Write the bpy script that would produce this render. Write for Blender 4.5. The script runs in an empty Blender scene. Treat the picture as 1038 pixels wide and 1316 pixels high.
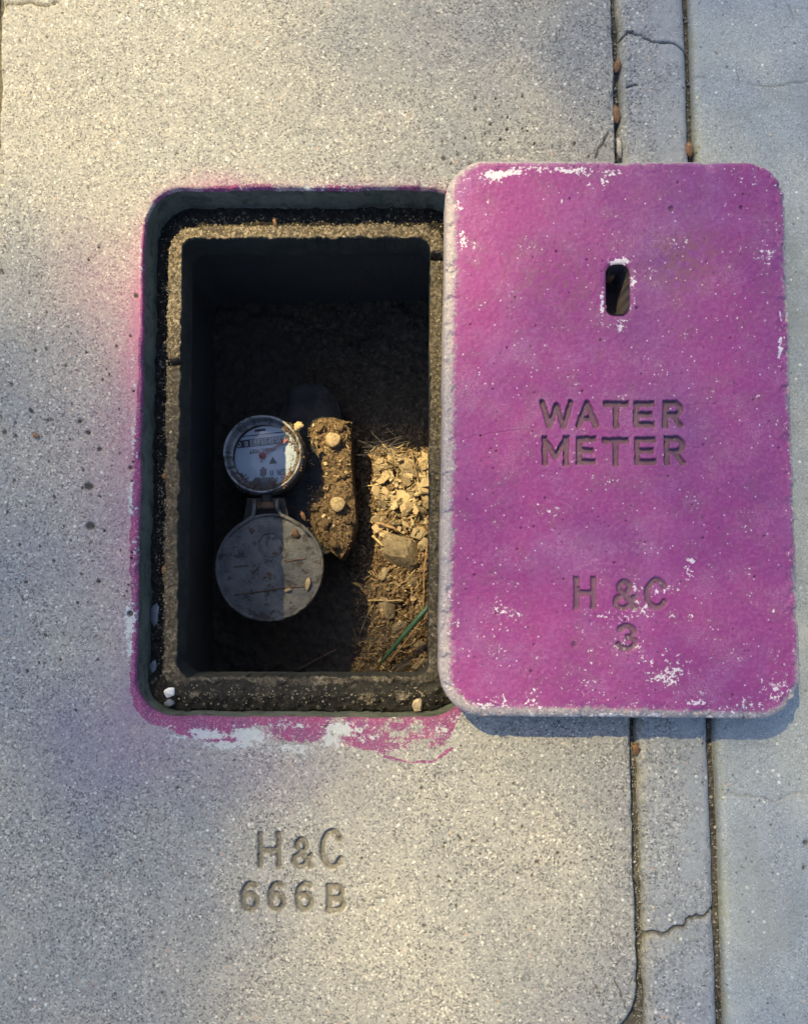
import bpy, math, random
import numpy as np
random.seed(7); rng = np.random.default_rng(11)
S = bpy.context.scene
COL = S.collection
PI = math.pi

# ------------------------------------------------------------------ camera
CAMH = 0.644; TILT = math.radians(5.0); F = 950.0
cd = bpy.data.cameras.new('camera'); cam = bpy.data.objects.new('camera', cd); COL.objects.link(cam)
cam.location = (0, 0, CAMH); cam.rotation_euler = (TILT, 0, 0)
cd.sensor_fit = 'VERTICAL'; cd.sensor_height = 36; cd.lens = F/1316*36
cd.clip_start = 0.01; cd.clip_end = 200
S.camera = cam

# ------------------------------------------------------------------ light
SX, SY = 0.50, 0.65                      # shadow run per unit of height: right and down the picture
sun_to = np.array([-SX, SY, 1.0]); sun_to /= np.linalg.norm(sun_to)
ELEV = math.asin(sun_to[2]); AZ = math.atan2(sun_to[0], sun_to[1])   # azimuth from +Y
w = bpy.data.worlds.new('World'); S.world = w; w.use_nodes = True
wn = w.node_tree; wn.nodes.clear()
sky = wn.nodes.new('ShaderNodeTexSky'); sky.sky_type = 'NISHITA'; sky.sun_disc = False
sky.sun_elevation = ELEV; sky.sun_rotation = AZ; sky.air_density = 1.0; sky.dust_density = 1.2; sky.ozone_density = 1.0
bg = wn.nodes.new('ShaderNodeBackground'); bg.inputs[1].default_value = 0.11
wo = wn.nodes.new('ShaderNodeOutputWorld')
wn.links.new(sky.outputs[0], bg.inputs[0]); wn.links.new(bg.outputs[0], wo.inputs[0])
sl = bpy.data.lights.new('sun', 'SUN'); sl.energy = 4.6; sl.angle = math.radians(0.55); sl.color = (1.0, 0.80, 0.38)
so = bpy.data.objects.new('sun', sl); COL.objects.link(so)
from mathutils import Vector
so.rotation_euler = Vector(sun_to).to_track_quat('Z', 'Y').to_euler(); so.location = (-2, 3, 5)
S.view_settings.view_transform = 'Standard'; S.view_settings.look = 'None'
S.view_settings.gamma = 1; S.view_settings.exposure = 1.36; S.view_settings.use_curve_mapping = False
S.render.engine = 'CYCLES'

# ------------------------------------------------------------------ picture point -> place at a height
ct, st = math.cos(TILT), math.sin(TILT)
def P(px, py, z=0.0):
    px = np.asarray(px, float); py = np.asarray(py, float)
    dx = (px-519)/F; dy = (658-py)/F
    vx = dx; vy = dy*ct+st; vz = dy*st-ct
    k = (z-CAMH)/vz
    return np.stack([vx*k, vy*k], -1)
def Q(x, y, z=0.0):                       # inverse: place -> picture point
    x = np.asarray(x, float); y = np.asarray(y, float); dz = z-CAMH
    d = y*st-dz*ct; u = y*ct+dz*st
    return 519+F*x/d, 658-F*u/d
PX = 0.000682                             # metres per picture unit on the ground
def V3(px, py, z): a = P(px, py, z); return (float(a[0]), float(a[1]), z)

# ------------------------------------------------------------------ noise
TAB = rng.random((256, 256))
def vnoise(x, y):
    xi = np.floor(x).astype(int); yi = np.floor(y).astype(int); fx = x-xi; fy = y-yi
    fx = fx*fx*(3-2*fx); fy = fy*fy*(3-2*fy)
    a = TAB[xi & 255, yi & 255]; b = TAB[(xi+1) & 255, yi & 255]
    c = TAB[xi & 255, (yi+1) & 255]; d = TAB[(xi+1) & 255, (yi+1) & 255]
    return (a*(1-fx)+b*fx)*(1-fy)+(c*(1-fx)+d*fx)*fy
def fbm(x, y, s, o=4, seed=0, r=0.5):
    v = 0; a = 1; t = 0
    for k in range(o):
        v = v+a*vnoise(x/s+seed*17.3+k*31.7, y/s+seed*9.1+k*13.3); t += a; a *= r; s = s*0.5
    return v/t
def sm(e0, e1, x):
    t = np.clip((x-e0)/(e1-e0), 0, 1); return t*t*(3-2*t)
def seg_dist(px, py, pts, sq=False):
    d = np.full(px.shape, 1e9)
    for (x0, y0), (x1, y1) in zip(pts[:-1], pts[1:]):
        vx, vy = x1-x0, y1-y0; L = vx*vx+vy*vy+1e-9
        if sq and (abs(vx) < .02*abs(vy) or abs(vy) < .02*abs(vx)):
            cxm, cym = (x0+x1)/2, (y0+y1)/2
            d = np.minimum(d, np.maximum(np.maximum(np.abs(px-cxm)-abs(vx)/2, 0), np.maximum(np.abs(py-cym)-abs(vy)/2, 0))); continue
        t = np.clip(((px-x0)*vx+(py-y0)*vy)/L, 0, 1)
        d = np.minimum(d, np.hypot(px-x0-t*vx, py-y0-t*vy))
    return d
def near(px, py, x0, y0, x1, y1, m=14):
    return (px > x0-m) & (px < x1+m) & (py > y0-m) & (py < y1+m)
def jag(pts, amp, n, seed):
    r = random.Random(seed); out = []
    for (x0, y0), (x1, y1) in zip(pts[:-1], pts[1:]):
        for k in range(n):
            t = k/n; out.append((x0+(x1-x0)*t+r.uniform(-amp, amp), y0+(y1-y0)*t+r.uniform(-amp, amp)))
    out.append(pts[-1]); return out

# ------------------------------------------------------------------ stroke lettering (pressed into the concrete)
def arc(cx, cy, rx, ry, a0, a1, n=12):
    return [(cx+rx*math.cos(math.radians(a0+(a1-a0)*k/n)), cy+ry*math.sin(math.radians(a0+(a1-a0)*k/n))) for k in range(n+1)]
GL = {   # unit box, y down
 'W': [[(0, 0), (.25, 1), (.5, .12), (.75, 1), (1, 0)]],
 'A': [[(0, 1), (.5, 0), (1, 1)], [(.2, .66), (.8, .66)]],
 'T': [[(0, 0), (1, 0)], [(.5, 0), (.5, 1)]],
 'E': [[(1, 0), (0, 0), (0, 1), (1, 1)], [(0, .5), (.85, .5)]],
 'R': [[(0, 1), (0, 0), (.6, 0)]+arc(.6, .26, .38, .26, -90, 90)+[(0, .52)], [(.5, .52), (1, 1)]],
 'M': [[(0, 1), (0, 0), (.5, .75), (1, 0), (1, 1)]],
 'H': [[(0, 0), (0, 1)], [(1, 0), (1, 1)], [(0, .5), (1, .5)]],
 'C': [arc(.5, .5, .5, .5, -35, -325, 26)],
 '3': [arc(.45, .27, .45, .27, -160, 80), arc(.45, .74, .52, .27, -80, 160)],
 '6': [[(.85, .06)]+arc(.55, .5, .52, .5, -75, -200, 14), arc(.5, .7, .45, .30, 0, 360, 20)],
 'B': [[(0, 0), (.55, 0)]+arc(.55, .25, .38, .25, -90, 90)+[(0, .5)], [(.55, .5)]+arc(.58, .75, .42, .25, -90, 90)+[(0, 1), (0, 0)]],
 '&': [[(1, 1), (.25, .32)]+arc(.45, .2, .26, .2, 160, 380, 12)+[(.55, .45), (.1, .62)]+arc(.38, .76, .36, .24, 200, 20, 12)+[(.98, .58)]],
}
def glyph_dist(px, py, text_boxes):
    d = np.full(px.shape, 1e9)
    for ch, x0, y0, x1, y1 in text_boxes:
        m = near(px, py, x0, y0, x1, y1)
        if not m.any(): continue
        dd = np.full(int(m.sum()), 1e9)
        for st_ in GL[ch]:
            pts = [(x0+(x1-x0)*a, y0+(y1-y0)*b) for a, b in st_]
            dd = np.minimum(dd, seg_dist(px[m], py[m], pts, True))
        d[m] = np.minimum(d[m], dd)
    return d
def inset(boxes, k):
    return [(c, a+k, b+k, x-k, y-k) for c, a, b, x, y in boxes]

# ------------------------------------------------------------------ mesh helpers
def link(name, me, mat=None, parent=None):
    o = bpy.data.objects.new(name, me); COL.objects.link(o)
    if mat is not None and me is not None: me.materials.append(mat) if len(me.materials) == 0 else None
    if parent is not None: o.parent = parent
    return o
def grid_mesh(name, X, attrs=None, close_u=False, keep=None, flip=False):
    """X: (rows, cols, 3)"""
    R, C = X.shape[:2]
    idx = np.arange(R*C).reshape(R, C)
    if close_u: idx = np.concatenate([idx, idx[:, :1]], 1)
    a = idx[:-1, :-1].ravel(); b = idx[:-1, 1:].ravel(); c = idx[1:, 1:].ravel(); d = idx[1:, :-1].ravel()
    q = np.stack([a, d, c, b] if not flip else [a, b, c, d], 1)
    if keep is not None: q = q[keep.ravel()]
    me = bpy.data.meshes.new(name)
    me.vertices.add(R*C); me.vertices.foreach_set('co', X.reshape(-1).astype(np.float32))
    n = len(q); me.loops.add(4*n); me.loops.foreach_set('vertex_index', q.ravel().astype(np.int32))
    me.polygons.add(n); me.polygons.foreach_set('loop_start', np.arange(0, 4*n, 4, dtype=np.int32))
    me.polygons.foreach_set('loop_total', np.full(n, 4, dtype=np.int32))
    me.polygons.foreach_set('use_smooth', np.ones(n, dtype=bool))
    for k, v in (attrs or {}).items():
        at = me.attributes.new(k, 'FLOAT', 'POINT'); at.data.foreach_set('value', np.asarray(v, np.float32).ravel())
    me.update(calc_edges=True); me.validate()
    return me
def poly_mesh(name, vs, fs, smooth=False):
    me = bpy.data.meshes.new(name); me.from_pydata([tuple(map(float, v)) for v in vs], [], fs); me.update()
    if smooth: me.polygons.foreach_set('use_smooth', [True]*len(me.polygons))
    return me
def tag(o, label=None, cat=None, group=None, kind=None):
    if label: o['label'] = label
    if cat: o['category'] = cat
    if group: o['group'] = group
    if kind: o['kind'] = kind
    return o
def quad_loop(c, r, ns=(340, 560, 340, 560), na=60):
    """closed loop round a quad TL,TR,BR,BL (clockwise in the picture) with filleted corners"""
    c = [np.array(p, float) for p in c]; out = []
    rs = r if isinstance(r, (list, tuple)) else [r]*4
    for i in range(4):
        p0, p1 = c[i], c[(i+1) % 4]; prev = c[i-1]
        e1 = (prev-p0)/np.linalg.norm(prev-p0); e2 = (p1-p0)/np.linalg.norm(p1-p0)
        for k in range(na):
            a = PI/2*k/na
            out.append(p0+e1*rs[i]*(1-math.sin(a))+e2*rs[i]*(1-math.cos(a)))
        nx = p1-e2*rs[(i+1) % 4]; s0 = p0+e2*rs[i]
        for k in range(ns[i]): out.append(s0+(nx-s0)*k/ns[i])
    return np.array(out)
def tube(pts, rad, seg=7, caps=True):
    pts = [np.array(p, float) for p in pts]; n = len(pts)
    if not hasattr(rad, '__len__'): rad = [rad]*n
    vs, fs = [], []
    up = np.array([.13, .21, .97])
    for i, p in enumerate(pts):
        t = pts[min(i+1, n-1)]-pts[max(i-1, 0)]; t /= np.linalg.norm(t)+1e-12
        a = np.cross(t, up); a /= np.linalg.norm(a)+1e-12; b = np.cross(a, t)
        for k in range(seg):
            w_ = 2*PI*k/seg; vs.append(p+rad[i]*(a*math.cos(w_)+b*math.sin(w_)))
    for i in range(n-1):
        for k in range(seg):
            k2 = (k+1) % seg; fs.append((i*seg+k, i*seg+k2, (i+1)*seg+k2, (i+1)*seg+k))
    if caps: fs.append(tuple(range(seg))[::-1]); fs.append(tuple((n-1)*seg+k for k in range(seg)))
    return vs, fs
def lathe(prof, seg=96, c=(0, 0, 0), jit=None):
    vs, fs = [], []
    for (r, z) in prof:
        for k in range(seg):
            a = 2*PI*k/seg; rr = r*(1 if jit is None else jit(a, r))
            vs.append((c[0]+rr*math.cos(a), c[1]+rr*math.sin(a), c[2]+z))
    for i in range(len(prof)-1):
        for k in range(seg):
            k2 = (k+1) % seg; fs.append((i*seg+k, i*seg+k2, (i+1)*seg+k2, (i+1)*seg+k))
    return vs, fs
def merge(lst):
    V, Fc = [], []
    for v, f in lst:
        o = len(V); V += list(v); Fc += [tuple(i+o for i in q) for q in f]
    return V, Fc
def fnoise3(p, s, seed):
    return (vnoise(np.array([p[0]/s+seed*3.7+p[2]/s*.7]), np.array([p[1]/s+seed*1.9-p[2]/s*.6]))[0]-.5)*2
def rock(sx, sy, sz, seed, rough=.25, sub=2, facet=False, cut=(.55, .85)):
    import bmesh
    bm = bmesh.new(); bmesh.ops.create_icosphere(bm, subdivisions=sub, radius=1)
    r = random.Random(seed)
    cuts = [(Vector((r.uniform(-1, 1), r.uniform(-1, 1), r.uniform(-.6, 1))).normalized(), r.uniform(*cut)) for _ in range(8)]
    for v in bm.verts:
        for nrm, dd in cuts:
            e = v.co.dot(nrm)-dd
            if e > 0: v.co -= nrm*e*.93
        n = fnoise3(v.co*1.0, .55, seed)+.5*fnoise3(v.co, .22, seed+5)
        v.co *= 1+rough*n*.5
        v.co.x *= sx; v.co.y *= sy; v.co.z *= sz
    me = bpy.data.meshes.new('rock'); bm.to_mesh(me); bm.free()
    if not facet: me.polygons.foreach_set('use_smooth', [True]*len(me.polygons))
    return me

# ------------------------------------------------------------------ material helpers
class NT:
    def __init__(s, name):
        s.m = bpy.data.materials.new(name); s.m.use_nodes = True; s.t = s.m.node_tree; s.t.nodes.clear()
        s.b = s.t.nodes.new('ShaderNodeBsdfPrincipled'); s.o = s.t.nodes.new('ShaderNodeOutputMaterial')
        s.t.links.new(s.b.outputs[0], s.o.inputs[0]); s.tc = s.t.nodes.new('ShaderNodeTexCoord').outputs['Object']
    def L(s, v, i):
        if isinstance(v, (int, float)): i.default_value = v
        elif isinstance(v, tuple): i.default_value = v if len(v) == 4 else (*v, 1)
        else: s.t.links.new(v, i)
    def noise(s, sc, det=3, rough=.55, co=None, dist=0):
        n = s.t.nodes.new('ShaderNodeTexNoise'); n.inputs['Scale'].default_value = sc; n.inputs['Detail'].default_value = det
        n.inputs['Roughness'].default_value = rough; n.inputs['Distortion'].default_value = dist
        s.t.links.new(co if co is not None else s.tc, n.inputs['Vector']); return n.outputs['Fac']
    def vor(s, sc, out='Color', rnd=1, feature='F1'):
        n = s.t.nodes.new('ShaderNodeTexVoronoi'); n.feature = feature; n.inputs['Scale'].default_value = sc
        n.inputs['Randomness'].default_value = rnd; s.t.links.new(s.tc, n.inputs['Vector']); return n.outputs[out]
    def sep(s, c, i=0):
        n = s.t.nodes.new('ShaderNodeSeparateColor'); s.t.links.new(c, n.inputs[0]); return n.outputs[i]
    def M(s, op, a, b=0.0, c=0.0, clamp=False):
        n = s.t.nodes.new('ShaderNodeMath'); n.operation = op; n.use_clamp = clamp
        s.L(a, n.inputs[0]); s.L(b, n.inputs[1])
        if op in ('MULTIPLY_ADD',): s.L(c, n.inputs[2])
        return n.outputs[0]
    def mix(s, f, a, b, mode='MIX'):
        n = s.t.nodes.new('ShaderNodeMix'); n.data_type = 'RGBA'; n.blend_type = mode; n.clamp_factor = True
        s.L(f, n.inputs['Factor']); s.L(a, n.inputs['A']) if False else None
        s.L(f, n.inputs[0]); s.L(a, n.inputs[6]); s.L(b, n.inputs[7]); return n.outputs[2]
    def step(s, v, lo, hi, a=0.0, b=1.0):
        n = s.t.nodes.new('ShaderNodeMapRange'); n.interpolation_type = 'SMOOTHSTEP'
        s.L(v, n.inputs['Value']); n.inputs['From Min'].default_value = lo; n.inputs['From Max'].default_value = hi
        n.inputs['To Min'].default_value = a; n.inputs['To Max'].default_value = b; return n.outputs[0]
    def ramp(s, v, stops, interp='LINEAR'):
        n = s.t.nodes.new('ShaderNodeValToRGB'); n.color_ramp.interpolation = interp; e = n.color_ramp.elements
        while len(e) < len(stops): e.new(0.5)
        for k, (p, c) in enumerate(stops): e[k].position = p; e[k].color = (*c, 1)
        s.t.links.new(v, n.inputs[0]); return n.outputs[0]
    def attr(s, name):
        n = s.t.nodes.new('ShaderNodeAttribute'); n.attribute_name = name; return n.outputs['Fac']
    def bump(s, h, dist, strength=1.0, prev=None):
        n = s.t.nodes.new('ShaderNodeBump'); n.inputs['Distance'].default_value = dist; n.inputs['Strength'].default_value = strength
        s.t.links.new(h, n.inputs['Height'])
        if prev is not None: s.t.links.new(prev, n.inputs['Normal'])
        return n.outputs[0]
    def fin(s, col, rough=.9, normal=None, metal=0.0, spec=.35):
        s.L(col, s.b.inputs['Base Color']); s.L(rough, s.b.inputs['Roughness']); s.L(metal, s.b.inputs['Metallic'])
        s.b.inputs['Specular IOR Level'].default_value = spec
        if normal is not None: s.t.links.new(normal, s.b.inputs['Normal'])
        return s.m

def aggregate(n, base_a, base_b, gsize=560, contrast=1.0, white=.10, dark=.10, big=True):
    """washed fine-aggregate concrete: every sand grain its own tone"""
    low = n.noise(7, 4, .6); mid = n.noise(55, 3, .6)
    col = n.mix(n.step(low, .35, .65), base_a, base_b)
    col = n.mix(n.step(mid, .3, .7, 0, .35), col, tuple(x*.78 for x in base_a))
    v1 = n.vor(gsize); r = n.sep(v1, 0); g = n.sep(v1, 1)
    ex = n.step(n.M('ADD', n.M('MULTIPLY', n.noise(11, 5, .65, dist=.4), .7), n.M('MULTIPLY', mid, .3)), .38, .62, .68*contrast, 1.1*contrast)
    tone = n.ramp(r, [(0, (.16, .16, .18)), (.16, (.55, .55, .57)), (.4, (.95, .95, .95)), (.8, (1.15, 1.13, 1.08)), (.93, (1.5, 1.45, 1.35)), (1, (2.2, 2.15, 2.05))])
    col = n.mix(n.M('MULTIPLY', ex, .85), col, n.mix(1.0, col, tone, 'MULTIPLY'))
    fine = n.noise(1700, 2, .7)
    col = n.mix(n.M('MULTIPLY', ex, n.step(fine, .43, .31, 0, .75)), col, tuple(x*.3 for x in base_a))
    col = n.mix(n.M('MULTIPLY', ex, n.step(fine, .59, .68, 0, .75)), col, (.72, .70, .66))
    if big:
        v2 = n.vor(230); d2 = n.vor(230, 'Distance'); rb = n.sep(v2, 0); gb = n.sep(v2, 1)
        m = n.M('MULTIPLY', n.step(d2, .34, .26), n.step(rb, 1-white-.02, 1-white))
        col = n.mix(n.M('MULTIPLY', m, .8), col, n.ramp(gb, [(0, (.75, .74, .70)), (.45, (.62, .58, .50)), (.7, (.45, .28, .19)), (.8, (.55, .53, .5)), (1, (.8, .79, .77))]))
        m2 = n.M('MULTIPLY', n.step(d2, .30, .22), n.step(rb, dark+.02, dark))
        col = n.mix(n.M('MULTIPLY', m2, .75), col, n.ramp(gb, [(0, (.04, .04, .045)), (.5, (.10, .10, .11)), (1, (.16, .14, .13))]))
    h = n.M('ADD', n.M('MULTIPLY', r, .6), n.M('MULTIPLY', fine, 1.0))
    h = n.M('ADD', h, n.M('MULTIPLY', mid, .8))
    return col, h
def mat_slab():
    n = NT('washed_concrete')
    col, h = aggregate(n, (.355, .343, .318), (.315, .315, .308), 690, .95, .09, .13)
    nb = n.noise(240, 4, .75); nl = n.noise(38, 5, .7)
    col = n.mix(n.step(n.attr('letter'), .2, .9, 0, .62), col, (.13, .12, .095))
    # soft overspray settles on grain tops
    hz = n.attr('halo'); hz = n.M('MULTIPLY', hz, n.step(nb, .25, .7, .55, 1.25))
    col = n.mix(n.M('MINIMUM', hz, .85), col, n.mix(n.attr('hue'), (.42, .16, .26), (.25, .18, .27)))
    mg = n.M('ADD', n.attr('paint'), n.M('MULTIPLY', n.M('SUBTRACT', nb, .5), 1.5)); mg = n.M('ADD', mg, n.M('MULTIPLY', n.M('SUBTRACT', nl, .5), .9))
    pcol = n.mix(n.step(nl, .4, .6), (.27, .035, .15), (.19, .04, .14)); pcol = n.mix(n.step(n.noise(700, 2, .7), .50, .66, 0, .6), pcol, (.42, .28, .35))
    col = n.mix(n.step(mg, .42, .56, 0, .93), col, pcol)
    wh = n.M('ADD', n.attr('white'), n.M('MULTIPLY', n.M('SUBTRACT', nb, .5), 2.8)); wh = n.M('ADD', wh, n.M('MULTIPLY', n.M('SUBTRACT', nl, .5), 1.0))
    col = n.mix(n.step(wh, .50, .72, 0, .9), col, n.mix(n.noise(500, 2), (.38, .42, .45), (.62, .64, .64)))
    col = n.mix(n.attr('pit'), col, (.045, .043, .04))
    return n.fin(col, .88, n.bump(h, .0014, 1.0), spec=.35)
def mat_walk():
    n = NT('grey_pavement_concrete')
    col, h = aggregate(n, (.31, .332, .335), (.285, .312, .320), 900, .55, .035, .05)
    st_ = n.noise(13, 6, .65, dist=.6)
    col = n.mix(n.step(st_, .50, .66, 0, .45), col, (.225, .235, .215)); col = n.mix(n.step(st_, .44, .32, 0, .3), col, (.42, .43, .41))
    mo = n.M('MULTIPLY', n.attr('moss'), n.step(n.noise(190, 4, .75), .38, .62, .1, .9))
    col = n.mix(mo, col, n.mix(n.noise(300, 3), (.17, .185, .09), (.30, .30, .17)))
    col = n.mix(n.attr('pit'), col, (.075, .07, .06))
    return n.fin(col, .85, n.bump(h, .0006, .8), spec=.3)
def mat_strip():
    n = NT('joint_strip_concrete')
    col, h = aggregate(n, (.245, .262, .28), (.285, .29, .295), 620, .8, .09, .08)
    sk = n.M('ADD', n.attr('skin'), n.M('MULTIPLY', n.M('SUBTRACT', n.noise(40, 5, .7), .5), 1.6))
    col = n.mix(n.step(sk, .4, .7, 0, .7), col, n.mix(n.noise(60, 4), (.27, .295, .31), (.33, .34, .345)))
    col = n.mix(n.attr('moss'), col, n.mix(n.noise(300, 3), (.22, .21, .09), (.36, .33, .2)))
    col = n.mix(n.attr('pit'), col, (.06, .055, .045))
    return n.fin(col, .87, n.bump(h, .0009, .9), spec=.3)
def mat_lid():
    n = NT('painted_lid_concrete')
    con, h = aggregate(n, (.33, .31, .29), (.28, .27, .26), 650, 1.0, .08, .10)
    con = n.mix(.55, con, (.22, .18, .215))
    low = n.noise(5.5, 4, .6, dist=.5); mid = n.noise(45, 5, .68); hi = n.noise(330, 4, .7); hi2 = n.noise(900, 2, .7); nl = n.noise(26, 5, .72)
    p = n.mix(n.M('ADD', n.attr('hue'), n.M('MULTIPLY', n.M('SUBTRACT', low, .5), .9), clamp=True), (.200, .022, .140), (.120, .032, .135))
    p = n.mix(n.step(mid, .46, .66, 0, .5), p, (.155, .05, .115))
    p = n.mix(n.step(n.noise(16, 5, .7), .50, .68, 0, .4), p, (.20, .065, .20))
    p = n.mix(n.step(hi, .46, .64, 0, .26), p, (.30, .10, .25))
    dust = n.M('MULTIPLY', n.step(nl, .47, .66), n.step(hi2, .45, .62))
    p = n.mix(n.M('MULTIPLY', dust, .36), p, (.34, .22, .34))
    p = n.mix(n.attr('red'), p, (.15, .055, .085))
    vc = n.vor(300); vd = n.vor(300, 'Distance')                      # pin holes
    pin = n.M('MULTIPLY', n.step(vd, .28, .20), n.step(n.sep(vc, 0), .06, .045))
    p = n.mix(n.M('MULTIPLY', pin, .85), p, (.06, .03, .05))
    # paint holds on the face, is knocked off along the edge
    e = n.M('ADD', n.attr('keep'), n.M('MULTIPLY', n.M('SUBTRACT', hi, .5), 1.9)); e = n.M('ADD', e, n.M('MULTIPLY', n.M('SUBTRACT', mid, .5), 1.3))
    col = n.mix(n.step(e, .16, .84), con, p)
    wv = n.vor(520); ws = n.M('MULTIPLY', n.step(n.vor(520, 'Distance'), .42, .30), n.step(n.sep(wv, 1), .975, .985))
    wh = n.M('ADD', n.attr('white'), n.M('MULTIPLY', n.M('SUBTRACT', hi, .5), 3.0)); wh = n.M('ADD', wh, n.M('MULTIPLY', n.M('SUBTRACT', mid, .5), 2.6))
    wh = n.M('MAXIMUM', n.step(wh, .70, .84), n.M('MULTIPLY', ws, .7))
    col = n.mix(n.M('MULTIPLY', wh, .88), col, n.mix(hi2, (.40, .37, .43), (.66, .63, .66)))
    col = n.mix(n.step(n.attr('letter'), .25, .8, 0, .72), col, n.mix(hi, (.055, .04, .045), (.11, .08, .085)))
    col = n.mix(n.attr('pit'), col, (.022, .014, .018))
    hh = n.M('ADD', n.M('MULTIPLY', h, .55), n.M('ADD', n.M('MULTIPLY', mid, .8), n.M('MULTIPLY', pin, -1.2)))
    return n.fin(col, .62, n.bump(hh, .0007, .55), spec=.4)
def mat_rim():
    n = NT('recess_concrete')
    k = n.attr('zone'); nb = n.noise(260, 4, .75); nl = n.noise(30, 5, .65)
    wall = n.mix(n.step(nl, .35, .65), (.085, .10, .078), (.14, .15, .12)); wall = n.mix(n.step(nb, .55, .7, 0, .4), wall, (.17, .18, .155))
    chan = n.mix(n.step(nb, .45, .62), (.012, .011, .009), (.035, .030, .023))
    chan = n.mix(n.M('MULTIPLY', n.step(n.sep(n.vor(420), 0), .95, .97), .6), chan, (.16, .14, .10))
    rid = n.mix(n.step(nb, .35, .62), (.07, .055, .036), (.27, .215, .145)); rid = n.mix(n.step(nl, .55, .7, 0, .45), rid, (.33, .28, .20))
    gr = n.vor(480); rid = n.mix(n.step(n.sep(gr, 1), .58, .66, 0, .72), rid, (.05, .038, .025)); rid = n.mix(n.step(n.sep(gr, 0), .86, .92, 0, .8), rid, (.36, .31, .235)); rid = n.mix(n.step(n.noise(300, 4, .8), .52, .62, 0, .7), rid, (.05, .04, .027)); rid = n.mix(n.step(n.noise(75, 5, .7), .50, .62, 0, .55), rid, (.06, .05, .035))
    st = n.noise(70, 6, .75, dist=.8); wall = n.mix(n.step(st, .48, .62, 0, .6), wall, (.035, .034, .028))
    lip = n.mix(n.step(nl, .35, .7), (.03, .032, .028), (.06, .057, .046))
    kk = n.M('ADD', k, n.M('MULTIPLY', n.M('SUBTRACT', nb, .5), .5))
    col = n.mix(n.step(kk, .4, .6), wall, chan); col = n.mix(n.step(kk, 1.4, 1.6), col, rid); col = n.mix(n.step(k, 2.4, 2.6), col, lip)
    shade_grime = n.M('MULTIPLY', n.attr('shade_grime'), n.step(nl, .3, .62, .45, 1))
    col = n.mix(shade_grime, col, (.05, .045, .035))
    mg = n.M('ADD', n.attr('paint'), n.M('MULTIPLY', n.M('SUBTRACT', nb, .5), 1.2))
    col = n.mix(n.step(mg, .4, .6, 0, .9), col, (.17, .035, .13))
    wh = n.M('ADD', n.attr('white'), n.M('MULTIPLY', n.M('SUBTRACT', nb, .5), 1.6))
    col = n.mix(n.step(wh, .5, .62, 0, .8), col, (.36, .37, .39))
    return n.fin(col, .9, n.bump(n.M('ADD', nb, n.noise(700, 3, .8)), .0022, 1.0), spec=.25)
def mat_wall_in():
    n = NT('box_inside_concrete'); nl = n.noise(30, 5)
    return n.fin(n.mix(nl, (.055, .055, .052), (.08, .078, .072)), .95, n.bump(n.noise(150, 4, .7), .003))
def mat_soil():
    n = NT('dry_soil'); nb = n.noise(110, 5, .75); ng = n.noise(500, 3, .7); v = n.vor(300)
    col = n.mix(n.step(nb, .32, .66), (.045, .028, .016), (.17, .11, .062))
    col = n.mix(n.step(n.sep(v, 0), .74, .82, 0, .7), col, (.32, .23, .13)); col = n.mix(n.step(n.sep(v, 1), .2, .1, 0, .7), col, (.04, .026, .015))
    col = n.mix(n.attr('dark'), col, n.mix(n.step(nb, .3, .7), (.075, .066, .055), (.105, .093, .078)))  # flat tone standing for shade on the masked part of the floor
    return n.fin(col, .95, n.bump(n.M('ADD', nb, ng), .003, 1.0), spec=.2)
def mat_simple(name, a, b, sc=120, rough=.8, metal=0.0, bd=.0006, spots=None, spec=.4, obj=False):
    n = NT(name); f = n.noise(sc, 4, .65)
    col = n.mix(n.step(f, .32, .68), a, b)
    if obj:
        oi = n.t.nodes.new('ShaderNodeObjectInfo').outputs['Random']
        col = n.mix(1.0, col, n.ramp(oi, [(0, (.55, .52, .5)), (.5, (1, 1, 1)), (1, (1.45, 1.4, 1.3))]), 'MULTIPLY')
    if spots: col = n.mix(n.step(n.noise(spots[1], 4, .7), spots[2], spots[2]+.1, 0, .85), col, spots[0])
    return n.fin(col, rough, n.bump(n.noise(sc*4, 3, .7), bd), metal, spec)

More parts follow.
